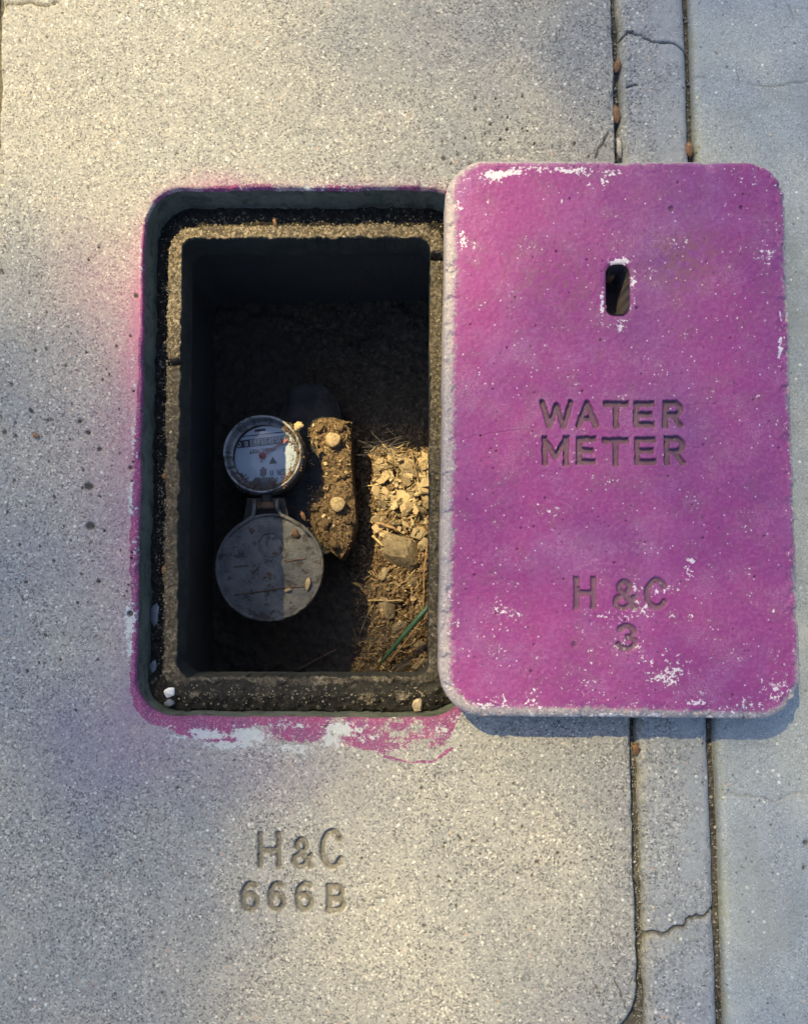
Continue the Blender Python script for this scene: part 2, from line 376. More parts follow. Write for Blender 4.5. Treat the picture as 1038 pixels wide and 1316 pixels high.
M = {'slab': mat_slab(), 'walk': mat_walk(), 'strip': mat_strip(), 'lid': mat_lid(), 'rim': mat_rim(), 'inside': mat_wall_in(), 'soil': mat_soil(),
 'jgrit': mat_simple('joint_grit', (.10, .095, .08), (.42, .40, .36), 420, .9),
 'joint': mat_simple('joint_dirt', (.065, .058, .044), (.15, .135, .105), 200, .95, 0, .002, ((.03, .027, .02), 90, .5)),
 'bolt': mat_simple('dusty_bolt', (.22, .165, .10), (.40, .31, .20), 300, .9, 0, .001, ((.10, .065, .04), 200, .58)),
 'seed': mat_simple('seed_husk', (.10, .05, .022), (.28, .14, .06), 500, .6),
 'stick': mat_simple('grey_stick', (.22, .20, .17), (.42, .38, .33), 300, .8),
 'crumb': mat_simple('soil_crumb', (.10, .064, .036), (.26, .175, .10), 130, .95),
 'chip': mat_simple('bark_chip', (.24, .185, .12), (.43, .34, .225), 250, .85, obj=True),
 'twig': mat_simple('dry_twig', (.17, .10, .055), (.33, .22, .13), 300, .8),
 'straw': mat_simple('dry_grass', (.33, .24, .13), (.50, .38, .22), 300, .7),
 'rock': mat_simple('soil_rock', (.15, .12, .082), (.26, .21, .15), 90, .9, bd=.0015, spots=((.09, .065, .04), 160, .52), obj=True),
 'white': mat_simple('pale_stone', (.60, .58, .54), (.75, .73, .70), 200, .7),
 'green': mat_simple('green_stake', (.03, .085, .05), (.045, .115, .07), 60, .45, spots=((.10, .09, .06), 90, .58)),
 'steel': mat_simple('aged_cover_metal', (.085, .085, .084), (.15, .145, .135), 45, .6, .1, .0012, ((.04, .032, .024), 75, .52)),
 'rust': mat_simple('rusty_metal', (.09, .05, .03), (.18, .10, .06), 200, .9),
 'flange': mat_simple('dirt_caked_bronze', (.12, .078, .046), (.34, .235, .14), 230, .95, 0, .0035, ((.04, .026, .016), 260, .48)),
 'body': mat_simple('dark_bronze', (.02, .02, .02), (.045, .043, .04), 60, .7, .2, .0015),
 'ring': mat_simple('register_ring', (.20, .21, .22), (.42, .42, .43), 50, .4, 0, .0006, ((.06, .045, .03), 110, .50)),
 'ink': mat_simple('dial_ink', (.025, .025, .03), (.05, .05, .06), 300, .6),
 'drum': mat_simple('counter_drum', (.22, .24, .27), (.30, .32, .35), 300, .5),
 'pale': mat_simple('pale_ink', (.40, .42, .45), (.45, .46, .48), 300, .5),
 'red': mat_simple('red_pointer', (.22, .06, .075), (.30, .09, .10), 200, .5),
 'leafblue': mat_simple('grey_dead_leaf', (.10, .11, .13), (.17, .18, .20), 120, .7),
 'web': mat_simple('cobweb', (.12, .115, .105), (.2, .19, .18), 200, .6),
 'bark': mat_simple('tree_bark', (.09, .07, .05), (.17, .13, .10), 12, .9, bd=.01),
 'leaf': mat_simple('tree_leaf', (.035, .075, .022), (.06, .11, .03), 8, .6, obj=False),
 'grit': mat_simple('grit', (.12, .10, .075), (.36, .30, .20), 420, .9),
}
def mat_dial():
    n = NT('dial_plate'); f = n.noise(150, 5, .75); rr = n.noise(28, 4, .6)
    col = n.mix(n.noise(60, 2), (.30, .335, .39), (.41, .445, .49))
    d = n.M('ADD', n.attr('edge'), n.M('MULTIPLY', n.M('SUBTRACT', f, .5), 1.4)); d = n.M('ADD', d, n.M('MULTIPLY', n.M('SUBTRACT', rr, .5), .8))
    col = n.mix(n.step(d, .50, .66, 0, .93), col, (.045, .033, .022))
    return n.fin(col, .45, n.bump(f, .0003), spec=.5)
M['dial'] = mat_dial()
def mat_glass():
    m = bpy.data.materials.new('dial_glass'); m.use_nodes = True; t = m.node_tree; t.nodes.clear()
    o = t.nodes.new('ShaderNodeOutputMaterial'); mx = t.nodes.new('ShaderNodeMixShader'); tr = t.nodes.new('ShaderNodeBsdfTransparent')
    gl = t.nodes.new('ShaderNodeBsdfGlossy'); gl.inputs['Roughness'].default_value = .12; fr = t.nodes.new('ShaderNodeFresnel'); fr.inputs[0].default_value = 1.5
    tr.inputs[0].default_value = (.9, .93, .96, 1)
    t.links.new(fr.outputs[0], mx.inputs[0]); t.links.new(tr.outputs[0], mx.inputs[1]); t.links.new(gl.outputs[0], mx.inputs[2]); t.links.new(mx.outputs[0], o.inputs[0])
    return m
M['glass'] = mat_glass()

# ================================================================== THE SETTING
# ------------------------------------------------------------------ meter box: slab with the opening
OPEN = [(188, 243), (598, 241), (602, 922), (173, 922)]
OUT = [(16, -420), (776, -420), (820, 1338), (-38, 1338)]
NS, NA = (330, 540, 330, 540), 50
inner = quad_loop([P(*p) for p in OPEN], 50*PX, NS, NA)
outer = quad_loop([P(*p) for p in OUT], [20*PX, 20*PX, 62*PX, 40*PX], NS, NA)
NL = len(inner)
# worn, slightly wavy arris
cen = inner.mean(0)
def wob(loop, amp, s, seed):
    d = loop-np.roll(loop, 1, 0); nrm = np.stack([d[:, 1], -d[:, 0]], 1); nrm /= np.linalg.norm(nrm, axis=1)[:, None]+1e-12
    v = fbm(loop[:, 0], loop[:, 1], s, 4, seed)-.5
    return loop+nrm*(v*amp)[:, None]
inner = wob(inner, .0035, .03, 3); outer = wob(outer, .0032, .02, 5)
TX1 = inset([('H', 331, 1069, 361, 1117), ('&', 374, 1076, 403, 1117), ('C', 411, 1065, 443, 1117),
       ('6', 308, 1133, 334, 1172), ('6', 343, 1133, 368, 1172), ('6', 378, 1133, 404, 1172), ('B', 419, 1136, 444, 1173)], 3.2)
PITS = [(114, 625, 5.5, 4), (116, 676, 6, 4), (103, 541, 3.2, 3), (114, 556, 3, 3), (128, 577, 3, 3), (40, 527, 3, 3), (168, 601, 2.6, 3), (6, 555, 3, 3), (167, 789, 4, 4),
        (175, 380, 3, 3), (62, 540, 2, 2.5), (34, 748, 2.5, 3), (30, 770, 2, 2), (127, 747, 3, 3), (570, 203, 3, 3), (545, 217, 2, 2), (604, 212, 2.5, 3), (100, 775, 2, 2),
        (545, 1190, 2.5, 2), (690, 1108, 3, 3), (512, 214, 1.8, 2), (556, 216, 2, 2), (588, 198, 2, 2), (46, 450, 2, 2), (85, 470, 2, 2), (20, 560, 2.5, 2.5)]
rp = random.Random(5)
for _ in range(60): PITS.append((rp.uniform(0, 172), rp.gauss(620, 170), rp.uniform(.9, 1.8), 3))
for _ in range(60): PITS.append((rp.gauss(640, 80), rp.gauss(180, 40) if rp.random() < .5 else rp.gauss(1110, 80), rp.uniform(1.1, 2.1), 3))
for _ in range(150):
    PITS.append((rp.uniform(0, 790), rp.choice([rp.uniform(430, 900), rp.uniform(0, 1316)]), rp.uniform(1.0, 2.1), rp.uniform(1.5, 2.5)))
def carve_pits(px, py, pits, z, pit, wx=1.0):
    for x, y, r, dep in pits:
        m = near(px, py, x, y, x, y, r*2.2)
        if not m.any(): continue
        d = np.hypot((px[m]-x)/wx, (py[m]-y))/r; d = d*(.8+.4*fbm(px[m], py[m], 5, 2, 9))
        k = 1-sm(.55, 1.15, d); z[m] -= k*dep*PX*.9; pit[m] = np.maximum(pit[m], k*.85)
NR = 300
tt = np.linspace(0, 1, NR)**1.06
XY = inner[None]*(1-tt[:, None, None])+outer[None]*tt[:, None, None]
din = np.linalg.norm(XY-inner[None], axis=2); dout = np.linalg.norm(XY-outer[None], axis=2)
px, py = Q(XY[..., 0], XY[..., 1])
dpx = din/PX
def outer_round(d, R):
    d = np.minimum(d, R); return -(R-np.sqrt(np.maximum(R*R-(R-d)**2, 0)))
z = (fbm(px, py, 60, 3, 1)-.5)*.0010+(fbm(px, py, 5, 2, 2)-.5)*.0007*sm(3, 12, dpx)
Rin = .0035+.004*fbm(px, py, 30, 3, 8); z += outer_round(din, .0042); z -= .0018*sm(14, 0, dpx)*sm(.5, .75, fbm(px, py, 14, 3, 12))
z += outer_round(dout, .0055)
z -= .0022*sm(26, 4, dout/PX)*sm(.5, .7, fbm(px, py, 16, 3, 14))
gd = glyph_dist(px, py, TX1)
gdn = gd+(fbm(px, py, 5, 3, 21)-.5)*2.4
letter = 1-sm(2.4, 5.4, gdn); z -= .0034*(1-sm(1.5, 5.0, gdn))
pit = np.zeros_like(px); carve_pits(px, py, PITS, z, pit, 1.15)
for pts, w_ in (([(782, 172), (770, 190), (765, 202)], 1.6), ([(790, 1262), (797, 1275), (803, 1296)], .8), ([(8, 6), (40, 3), (58, 7), (76, 2)], 1.3), ([(765, 1268), (775, 1285), (779, 1306)], .7), ([(-5, 345), (4, 350)], 2.5)):
    xs = [p[0] for p in pts]; ys = [p[1] for p in pts]; m = near(px, py, min(xs), min(ys), max(xs), max(ys))
    dd = seg_dist(px[m], py[m], jag(pts, 1.2, 5, 4)); k = 1-sm(w_*.4, w_*1.3, dd); z[m] -= k*.002; pit[m] = np.maximum(pit[m], k*.7)
# side masks
fl = sm(215, 160, px)*sm(200, 330, py); fb = sm(900, 925, py)*sm(150, 200, px); ft = sm(262, 238, py)*sm(170, 215, px)*sm(200, 240, py)
ncl = fbm(px, py, 45, 4, 31); ncf = fbm(px, py, 12, 3, 33)
paint = np.zeros_like(px)
left = sm(560, 300, px)*sm(235, 320, py)*sm(960, 930, py)
paint = np.maximum(paint, left*sm(16+8*sm(780, 900, py), 6, dpx)*(.86+.6*(ncf-.4)))
toph = sm(250, 243, py); paint = np.maximum(paint, np.where(py < 262, sm(11, 1, dpx)*(.62+1.3*(ncl-.5))*sm(150, 200, px), 0))
wid = 38*sm(180, 260, px)*sm(600, 560, px)+6+22*np.exp(-((px-530)/55.0)**2)
bot = np.where(py > 905, sm(wid, wid*.55, dpx), 0)*(.70+1.5*(fbm(px, py, 26, 4, 41)-.5))*sm(605, 590, px)
paint = np.maximum(paint, bot)
for a_ in ([(440, 948), (470, 962), (500, 964), (525, 955)], [(495, 972), (525, 980), (558, 978), (580, 962)]):
    paint = np.maximum(paint, .8*np.exp(-(seg_dist(px, py, a_)/3.0)**2))
paint *= np.where((px > 495) & (px < 565) & (py > 950), .72, 1)
white = np.zeros_like(px)
for x, y, rx, ry, k in ((268, 945, 32, 9, .95), (322, 946, 30, 13, 1.1), (300, 957, 55, 9, .85), (440, 937, 30, 10, 1.05), (425, 951, 20, 11, .85), (370, 932, 60, 7, .55), (365, 962, 50, 8, .62), (470, 948, 30, 8, .5), (230, 948, 20, 9, .65), (545, 945, 30, 10, .5), (565, 938, 30, 8, .62), (480, 934, 20, 6, .6), (250, 940, 10, 7, .7), (215, 935, 12, 8, .5), (590, 925, 14, 14, .55), (380, 968, 60, 7, .4), (500, 965, 60, 6, .35),
                        (167, 800, 8, 30, 1.0), (167, 835, 7, 16, .85), (172, 560, 5, 60, .6), (172, 470, 5, 40, .55), (168, 640, 5, 40, .65), (180, 330, 4, 40, .55), (174, 700, 5, 60, .5), (430, 240, 90, 7, .50), (300, 240, 30, 6, .45), (540, 236, 40, 6, .45)):
    white = np.maximum(white, k*np.exp(-(((px-x)/rx)**2+((py-y)/ry)**2)))
halo = .90*np.exp(-dpx/38)*sm(240, 330, py)*sm(640, 420, py)*sm(500, 250, px)+.58*np.exp(-dpx/50)*sm(1020, 880, py)*sm(300, 420, py)*sm(520, 200, px)
halo += .55*np.exp(-dpx/7)*(py < 262)+.26*np.exp(-((px-275)/40)**2-((py-232)/14)**2)
halo += .42*np.exp(-((px-150)/90)**2-((py-950)/75)**2)+.22*np.exp(-((px-330)/120)**2-((py-995)/45)**2)+.22*np.exp(-((px-120)/60.)**2-((py-360)/70.)**2)
halo = halo*(.6+.8*ncl)
hue = np.clip(sm(560, 900, py)+.35*(ncl-.5), 0, 1)
SEAM_Z = z[0].copy()
Xs = np.concatenate([XY, z[..., None]], 2)
# side wall of the slab
sw = []
for k, (o_, zz) in enumerate([(0, -.010), (-.0005, -.02), (-.001, -.045), (-.002, -.09)]):
    q_ = outer+(cen-outer)/np.linalg.norm(cen-outer, axis=1)[:, None]*abs(o_)
    sw.append(np.concatenate([q_, np.full((NL, 1), zz)], 1))
Xs = np.concatenate([Xs, np.array(sw)], 0)
ext = lambda a, v=None: np.concatenate([a, np.repeat(a[-1:], 4, 0) if v is None else np.full((4, NL), v)], 0)
me = grid_mesh('top_slab', Xs, dict(letter=ext(letter, 0), paint=ext(paint, 0), white=ext(white, 0), halo=ext(halo, 0), hue=ext(hue), pit=ext(pit, .3)), close_u=True, flip=True)
box = bpy.data.objects.new('meter_box', None); COL.objects.link(box)
tag(box, 'grey concrete utility box around the open rectangular hole, its edge sprayed magenta', 'utility box')
link('top_slab', me, M['slab'], box)

# ------------------------------------------------------------------ rim: wall, channel, ridge, lip
def L3(loop, z_): return np.concatenate([loop, (np.full((NL, 1), z_) if np.isscalar(z_) else z_[:, None])], 1)
def loopz(c, r, z_): return quad_loop([P(*p, z_) for p in c], r*PX, NS, NA)
keys = []   # (array Nx3, zone, rows to next, jitter)
zc = -.034
ro = loopz([(215, 289), (574, 288), (577, 893), (208, 893)], 38, -.026)
rt = loopz([(217, 291), (572, 290), (575, 890), (210, 890)], 36, -.023)
ri = loopz([(234, 306), (553, 306), (551, 870), (227, 870)], 20, -.023)
lipb = loopz([(234, 306), (553, 306), (551, 870), (227, 870)], 20, -.023)
k0 = L3(inner, SEAM_Z); cw = loopz([(188, 243), (598, 241), (602, 922), (173, 922)], 50, 0)
wallb = inner*.994+cen*.006
chin = wallb*.93+ro*.07
lo = quad_loop([p for p in [P(234, 306, -.023), P(553, 306, -.023), P(551, 870, -.023), P(227, 870, -.023)]], 20*PX, NS, NA)
flare = cen+(lo-cen)*np.array([1.10, 1.07]); flare2 = cen+(lo-cen)*np.array([1.30, 1.18])
keys = [(k0, 0, 3), (L3(inner, -.008), 0, 16), (L3(wallb, -.031), .05, 5), (L3(chin, -.0345), 1, 14), (L3(ro, -.032), 1, 7), (L3(rt, -.0235), 2, 12), (L3(ri, -.0225), 2, 5),
        (L3(lo, -.027), 2.9, 16), (L3(lo, -.060), 3, 5), (L3(flare, -.068), 3, 1)]
rows = []; zone = []
for i in range(len(keys)-1):
    a, za, n_ = keys[i]; b, zb, _ = keys[i+1]
    for k in range(n_):
        t = k/n_; rows.append(a*(1-t)+b*t); zone.append(np.full(NL, za*(1-t)+zb*t))
rows.append(keys[-1][0]); zone.append(np.full(NL, 3.0))
Xr = np.array(rows); zone = np.array(zone)
rx_, ry_ = Q(Xr[..., 0], Xr[..., 1], -.023); nrow = np.arange(len(rows))[:, None]
act = np.clip(nrow/6., 0, 1)*np.ones((1, NL))
chn = np.exp(-((zone-1)/.35)**2); rg = np.exp(-((zone-2)/.35)**2)
nn = fbm(rx_, ry_, 9, 3, 51)-.5; n2 = fbm(rx_, ry_, 30, 3, 52)-.5
Xr[..., 2] += act*(chn*(nn*.006+.002)+rg*(nn*.0035+n2*.003))
n3 = fbm(rx_, ry_, 4, 2, 57)-.5; chip = sm(.62, .75, fbm(rx_, ry_, 13, 3, 58))
wv = (nn*.0030+n2*.003+n3*.0012+chip*.0018)*act*np.clip(zone, 0, 1)*np.where(zone > 2.95, .25, 1)                          # wavy arrises
dirn = Xr[..., :2]-cen; dirn = dirn/np.linalg.norm(dirn, axis=2)[..., None]
Xr[..., :2] += dirn*wv[..., None]*.9
notch = rg*(np.exp(-((ry_-466)/4.)**2)*(rx_ < 300)+np.exp(-((ry_-330)/4.)**2)*(rx_ > 500))
Xr[..., 2] -= notch*.010
south = sm(860, 885, ry_); botmask = south*np.ones_like(zone)
Xr[..., 2] += botmask*.0095*sm(.3, .95, zone)*np.clip(2-zone, 0, 1)**.8
zone = np.where((zone > .5) & (zone < 2.3), zone*(1-south)+south*np.clip(1.15+1.1*(fbm(rx_, ry_, 22, 4, 55)-.35)-.5*sm(896, 912, ry_), .6, 2.1), zone)
shade_grime = .62*sm(1.2, 1.8, zone)*sm(2.8, 2.4, zone)*(sm(458, 474, ry_)*(rx_ < 400)+.0)+.75*rg*(rx_ > 535)*sm(320, 335, ry_)*.7+.45*botmask*rg+.9*notch  # shade painted on lower left ridge, bottom ledge and notch; grime on right ridge
xx0, yy0 = Q(Xr[..., 0], Xr[..., 1], 0)
pz = -Xr[..., 2]/PX
sideL = (xx0 < 260); pr = sm(13, 2, pz)*(.85*(sideL & (ry_ > 330))+.72*(ry_ < 265)+.8*(sideL & (ry_ > 850))+.35*(ry_ > 905))
whr = sm(22, 2, pz)*(.55*(sideL)*(ncl[0][None]*1.2))+sm(10, 2, pz)*.35*(ry_ > 905)
me = grid_mesh('rim', Xr, dict(zone=zone, shade_grime=np.clip(shade_grime, 0, 1), paint=pr, white=whr), close_u=True)
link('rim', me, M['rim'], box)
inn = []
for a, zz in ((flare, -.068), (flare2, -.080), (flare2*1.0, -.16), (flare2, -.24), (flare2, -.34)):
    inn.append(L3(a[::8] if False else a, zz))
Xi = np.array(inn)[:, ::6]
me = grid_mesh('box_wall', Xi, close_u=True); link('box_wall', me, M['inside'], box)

# ------------------------------------------------------------------ strip of concrete between the joints, pavement right, pavement left/below
def quad_grid(c, nu, nv):
    """c: TL,TR,BR,BL world"""
    u = np.linspace(0, 1, nu)[None, :, None]; v = np.linspace(0, 1, nv)[:, None, None]
    TL, TR, BR, BL = [np.array(p, float)[None, None] for p in c]
    return (TL*(1-u)+TR*u)*(1-v)+(BL*(1-u)+BR*u)*v
def slab_grid(c_px, nu, nv, R, seed, edges=(1, 1, 1, 1), amp=.0008, depth=-.05, wobble=.0025):
    c = [P(*p) for p in c_px]; G = quad_grid(c, nu, nv)
    du = np.linspace(0, 1, nu)[None, :]*np.linalg.norm(c[1]-c[0]); dv = np.linspace(0, 1, nv)[:, None]*np.linalg.norm(c[3]-c[0])
    W_, H_ = du.max(), dv.max()
    dl = np.where(edges[0], du, 9)+0*dv; dr = np.where(edges[1], W_-du, 9)+0*dv
    gx, gy = Q(G[..., 0], G[..., 1])
    # wavy long edges
    wl = (fbm(gx*0+3, gy, 60, 4, seed)-.5)*wobble; wr = (fbm(gx*0+9, gy, 60, 4, seed+1)-.5)*wobble
    u = np.linspace(0, 1, nu)[None, :]
    G[..., 0] += wl*(1-u)*edges[0]+wr*u*edges[1]
    z = (fbm(gx, gy, 80, 3, seed+2)-.5)*.0016+(fbm(gx, gy, 5, 2, seed+3)-.5)*amp
    z += outer_round(dl, R)*(.7+.6*fbm(gx, gy, 25, 3, seed+5))+outer_round(dr, R)*(.7+.6*fbm(gx, gy, 25, 3, seed+6))
    return G, z, gx, gy, dl, dr
def skirt(G3, depth):
    """pull the border down into a side wall"""
    R_, C_ = G3.shape[:2]
    X = np.zeros((R_+2, C_+2, 3)); X[1:-1, 1:-1] = G3
    X[0, 1:-1] = G3[0]; X[-1, 1:-1] = G3[-1]; X[1:-1, 0] = G3[:, 0]; X[1:-1, -1] = G3[:, -1]
    X[0, 0] = G3[0, 0]; X[0, -1] = G3[0, -1]; X[-1, 0] = G3[-1, 0]; X[-1, -1] = G3[-1, -1]
    X[0, :, 2] = X[-1, :, 2] = depth; X[:, 0, 2] = X[:, -1, 2] = depth
    return X
def padA(a, v=None): return np.pad(a, 1, mode='edge')
# strip
G, z, gx, gy, dl, dr = slab_grid([(781, -420), (866, -420), (928, 1440), (834, 1440)], 120, 1500, .009, 61)
G[..., 0] += (fbm(gx*0, gy, 30, 3, 77)-.5)*.004*np.linspace(1, 0, 120)[None]**2
pit = np.zeros_like(gx)
rough_left = sm(.030, .004, dl); z -= .0026*rough_left*fbm(gx, gy, 14, 3, 66)
for pts, w_ in ((jag([(797, 46), (806, 40), (816, 42), (838, 54), (862, 55), (882, 66)], 1.4, 4, 1), 1.25), (jag([(820, 1214), (832, 1203), (858, 1200), (880, 1191), (890, 1180), (906, 1177), (920, 1168)], 2.4, 4, 2), 2.6), (jag([(805, 110), (818, 108)], 1, 3, 3), 1.0)):
    xs = [p[0] for p in pts]; ys = [p[1] for p in pts]; m = near(gx, gy, min(xs), min(ys), max(xs), max(ys))
    dd = seg_dist(gx[m], gy[m], pts)+(fbm(gx[m], gy[m], 6, 2, 3)-.5)*1.6; k = 1-sm(w_*.45, w_*1.25, dd); z[m] -= k*.004; z[m] -= .0005*w_*np.exp(-(dd/4)**2); pit[m] = np.maximum(pit[m], k*.75)
carve_pits(gx, gy, [(rp.uniform(800, 915), rp.uniform(0, 1316), rp.uniform(1, 2), 2) for _ in range(40)], z, pit)
skin = .18+.40*sm(.022, .040, dl)-.5*np.exp(-((gy-1190)/45)**2)
moss = .25*np.exp(-(np.abs(gy-1207)/5))*(fbm(gx, gy, 12, 3, 5) > .5)*(gx < 900)
moss = np.clip(moss+.35*sm(.010, .002, dl)*fbm(gx, gy, 30, 3, 19), 0, .6)
X = skirt(np.concatenate([G, z[..., None]], 2), -.05)
me = grid_mesh('concrete_strip', X, dict(pit=padA(pit), skin=padA(skin), moss=padA(moss)))
o = link('concrete_strip', me, M['strip']); tag(o, kind='structure')
# right pavement
G, z, gx, gy, dl, dr = slab_grid([(873, -420), (1500, -420), (1560, 1440), (938, 1440)], 380, 1000, .007, 81, (1, 0, 1, 1), .0005)
u_ = np.linspace(0, 1, 380)**1.5; c_ = [P(*p) for p in [(888, -420), (1500, -420), (1560, 1440), (941, 1440)]]
pit = np.zeros_like(gx)
for pts, w_ in ((jag([(1012, 6), (1018, 18), (1020, 26)], 1, 4, 1), 1.1), (jag([(893, 100), (905, 98)], 1, 4, 1), .9), (jag([(930, 1018), (985, 1028), (1038, 1020)], 4, 6, 2), .8), (jag([(948, 95), (950, 108)], 1, 3, 3), 1), (jag([(960, 106), (985, 112), (1040, 104)], 2, 9, 6), .8)):
    xs = [p[0] for p in pts]; ys = [p[1] for p in pts]; m = near(gx, gy, min(xs), min(ys), max(xs), max(ys))
    dd = seg_dist(gx[m], gy[m], pts); k = 1-sm(w_*.5, w_*1.6, dd); z[m] -= k*.0012; pit[m] = np.maximum(pit[m], k*.16)
carve_pits(gx, gy, [(rp.uniform(895, 1060), rp.uniform(0, 1316), rp.uniform(.9, 1.6), 1.5) for _ in range(70)]+[(1034, 1083, 4, 3), (1032, 1115, 3, 3), (920, 68, 2, 2), (934, 86, 2, 2)], z, pit)
moss = sm(.009, .001, dl)*(.35+.6*(fbm(gx*0, gy, 90, 3, 23)))*sm(.35, .6, fbm(gx, gy, 40, 3, 25))
X = skirt(np.concatenate([G, z[..., None]], 2), -.05)
me = grid_mesh('pavement', X, dict(pit=padA(pit), moss=padA(np.clip(moss, 0, .8))))
o = link('pavement', me, M['walk']); tag(o, kind='structure')
# left pavement beyond the dark gap, and below the box
def plain_slab(name, c_px, nu, nv, mat):
    G, z, gx, gy, dl, dr = slab_grid(c_px, nu, nv, .006, 91, (0, 1, 1, 1), .0006)
    X = skirt(np.concatenate([G, z[..., None]], 2), -.05)
    o = link(name, grid_mesh(name, X, dict(pit=padA(gx*0), moss=padA(gx*0), skin=padA(gx*0+.4))), mat); return tag(o, kind='structure')
plain_slab('pavement', [(-700, -420), (2, -420), (-50, 1440), (-800, 1440)], 120, 300, M['walk'])
plain_slab('pavement', [(-40, 1352), (826, 1352), (830, 1440), (-44, 1440)], 300, 30, M['walk'])
# dirt bedding in the joints (with the pit left open) and the wide pavement beyond
def ring_sheet(name, inn_, out_, z_, mat):
    vs = [(*p, z_) for p in inn_]+[(*p, z_) for p in out_]; fs = [(i, (i+1) % 4, 4+(i+1) % 4, 4+i) for i in range(4)]
    me = poly_mesh(name, vs, [f[::-1] for f in fs])
    for k in ('pit', 'moss', 'skin', 'dark'):
        at = me.attributes.new(k, 'FLOAT', 'POINT'); at.data.foreach_set('value', [.0 if k != 'dark' else .35]*8)
    return tag(link(name, me, mat), kind='structure')
big = [(-40, 40), (40, 40), (40, -40), (-40, -40)]
ring_sheet('joint_dirt', [P(60, 130), P(720, 130), P(740, 1050), P(50, 1050)], [P(-900, -520), P(1700, -520), P(1800, 1560), P(-950, 1560)], -.0105, M['joint'])
ring_sheet('ground', [P(-690, -420), P(1500, -420), P(1560, 1440), P(-800, 1440)], big, -.003, M['walk'])

# ------------------------------------------------------------------ soil floor of the pit
def soil_h(px, py):
    h = -.282+.028*sm(440, 500, px)
    h = h+(fbm(px, py, 60, 4, 101)-.5)*.022+(fbm(px, py, 10, 3, 102)-.5)*.012
    h = h-.012*sm(640, 560, py)*sm(440, 480, px)
    return h
nu, nv = 300, 420
c_ = [P(190, 230, -.25), P(640, 230, -.25), P(640, 960, -.25), P(190, 960, -.25)]
G = quad_grid(c_, nu, nv); gx, gy = Q(G[..., 0], G[..., 1], -.245)
z = soil_h(gx, gy)
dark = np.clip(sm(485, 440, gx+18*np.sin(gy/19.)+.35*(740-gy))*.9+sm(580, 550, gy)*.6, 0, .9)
dark = np.clip(np.maximum(dark, .9*sm(730, 750, gy)*sm(505, 470, gx+(fbm(gx, gy, 25, 3, 44)-.5)*40)), 0, .9)  # shade put into the soil colour, under the rim and below the meter cover
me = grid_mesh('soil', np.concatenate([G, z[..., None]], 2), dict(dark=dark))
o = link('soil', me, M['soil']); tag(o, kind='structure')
def soil_z(px, py): return float(soil_h(np.array([float(px)]), np.array([float(py)]))[0])

# ================================================================== THE LID
ZL = .042
LC = [(573, 206), (1007, 208), (1030, 925), (563, 921)]
LW = [P(*p, ZL-.004) for p in LC]
nv, nu = 860, 540
v = np.linspace(0, 1, nv); TL, TR, BR, BL = LW
Hh = np.linalg.norm(BL-TL); rr_ = .034; rbt = .037
dtop = v*Hh; dbot = (1-v)*Hh
ins = np.where(dtop < rr_, rr_-np.sqrt(np.maximum(rr_**2-(rr_-dtop)**2, 0)), 0)+np.where(dbot < rbt, rbt-np.sqrt(np.maximum(rbt**2-(rbt-dbot)**2, 0)), 0)
Lft = TL[None]*(1-v[:, None])+BL[None]*v[:, None]; Rgt = TR[None]*(1-v[:, None])+BR[None]*v[:, None]
ex = (Rgt-Lft)/np.linalg.norm(Rgt-Lft, axis=1)[:, None]
wl = (fbm(v*0+2, v*Hh, .02, 3, 5)-.5)*.0016
Lft = Lft+ex*(ins+wl)[:, None]; Rgt = Rgt-ex*(ins+wl[::-1])[:, None]
u = np.linspace(0, 1, nu)
G = Lft[:, None]*(1-u[None, :, None])+Rgt[:, None]*u[None, :, None]
# distance to the rounded outline
bx = np.concatenate([Lft, Rgt[::-1]])
c0 = (TL+TR+BR+BL)/4; Wm = np.linalg.norm((TR+BR)/2-(TL+BL)/2)
xL = np.linalg.norm(G-Lft[:, None], axis=2)+ins[:, None]; xR = np.linalg.norm(G-Rgt[:, None], axis=2)+ins[:, None]
yT = dtop[:, None]+0*xL; yB = dbot[:, None]+0*xL
def edge_d(a, b, r):
    q0 = np.maximum(r-a, 0); q1 = np.maximum(r-b, 0); both = (a < r) & (b < r)
    return np.where(both, r-np.hypot(q0, q1), np.minimum(a, b))
de = np.minimum(np.minimum(edge_d(xL, yT, rr_), edge_d(xR, yT, rr_)), np.minimum(edge_d(xL, yB, rbt), edge_d(xR, yB, rbt))); de = np.maximum(de, 0)
gx, gy = Q(G[..., 0], G[..., 1], ZL)
RB = .0075
z = ZL+outer_round(de, RB)*(.85+.3*fbm(gx, gy, 30, 3, 3))+(fbm(gx, gy, 90, 3, 4)-.5)*.0010+(fbm(gx, gy, 5, 2, 6)-.5)*.0005
z -= .0022*sm(.016, .002, de)*sm(.52, .7, fbm(gx, gy, 16, 3, 7))
TX2 = inset([('W', 693, 513, 737, 551), ('A', 739, 514, 770, 551), ('T', 775, 515, 808, 551), ('E', 814, 515, 841, 549), ('R', 851, 514, 878, 550),
       ('M', 696, 560, 731, 598), ('E', 740, 560, 766, 597), ('T', 774, 562, 808, 599), ('E', 815, 561, 843, 597), ('R', 853, 560, 881, 598)], 3.8)
TX3 = inset([('H', 737, 741, 766, 783), ('&', 787, 744, 820, 785), ('C', 828, 742, 859, 784), ('3', 792, 801, 820, 837)], 3.6)
g1 = glyph_dist(gx, gy, TX2)+(fbm(gx, gy, 6, 3, 8)-.5)*2.4; g2 = glyph_dist(gx, gy, TX3)+(fbm(gx, gy, 5, 3, 8)-.5)*2.2
z -= .0036*(1-sm(2.3, 4.6, g1))+.0024*(1-sm(1.8, 5.2, g2))
letter = np.maximum(.95*(1-sm(2.9, 4.9, g1)), .72*(1-sm(2.8, 5.4, g2)))
pit = np.zeros_like(gx)
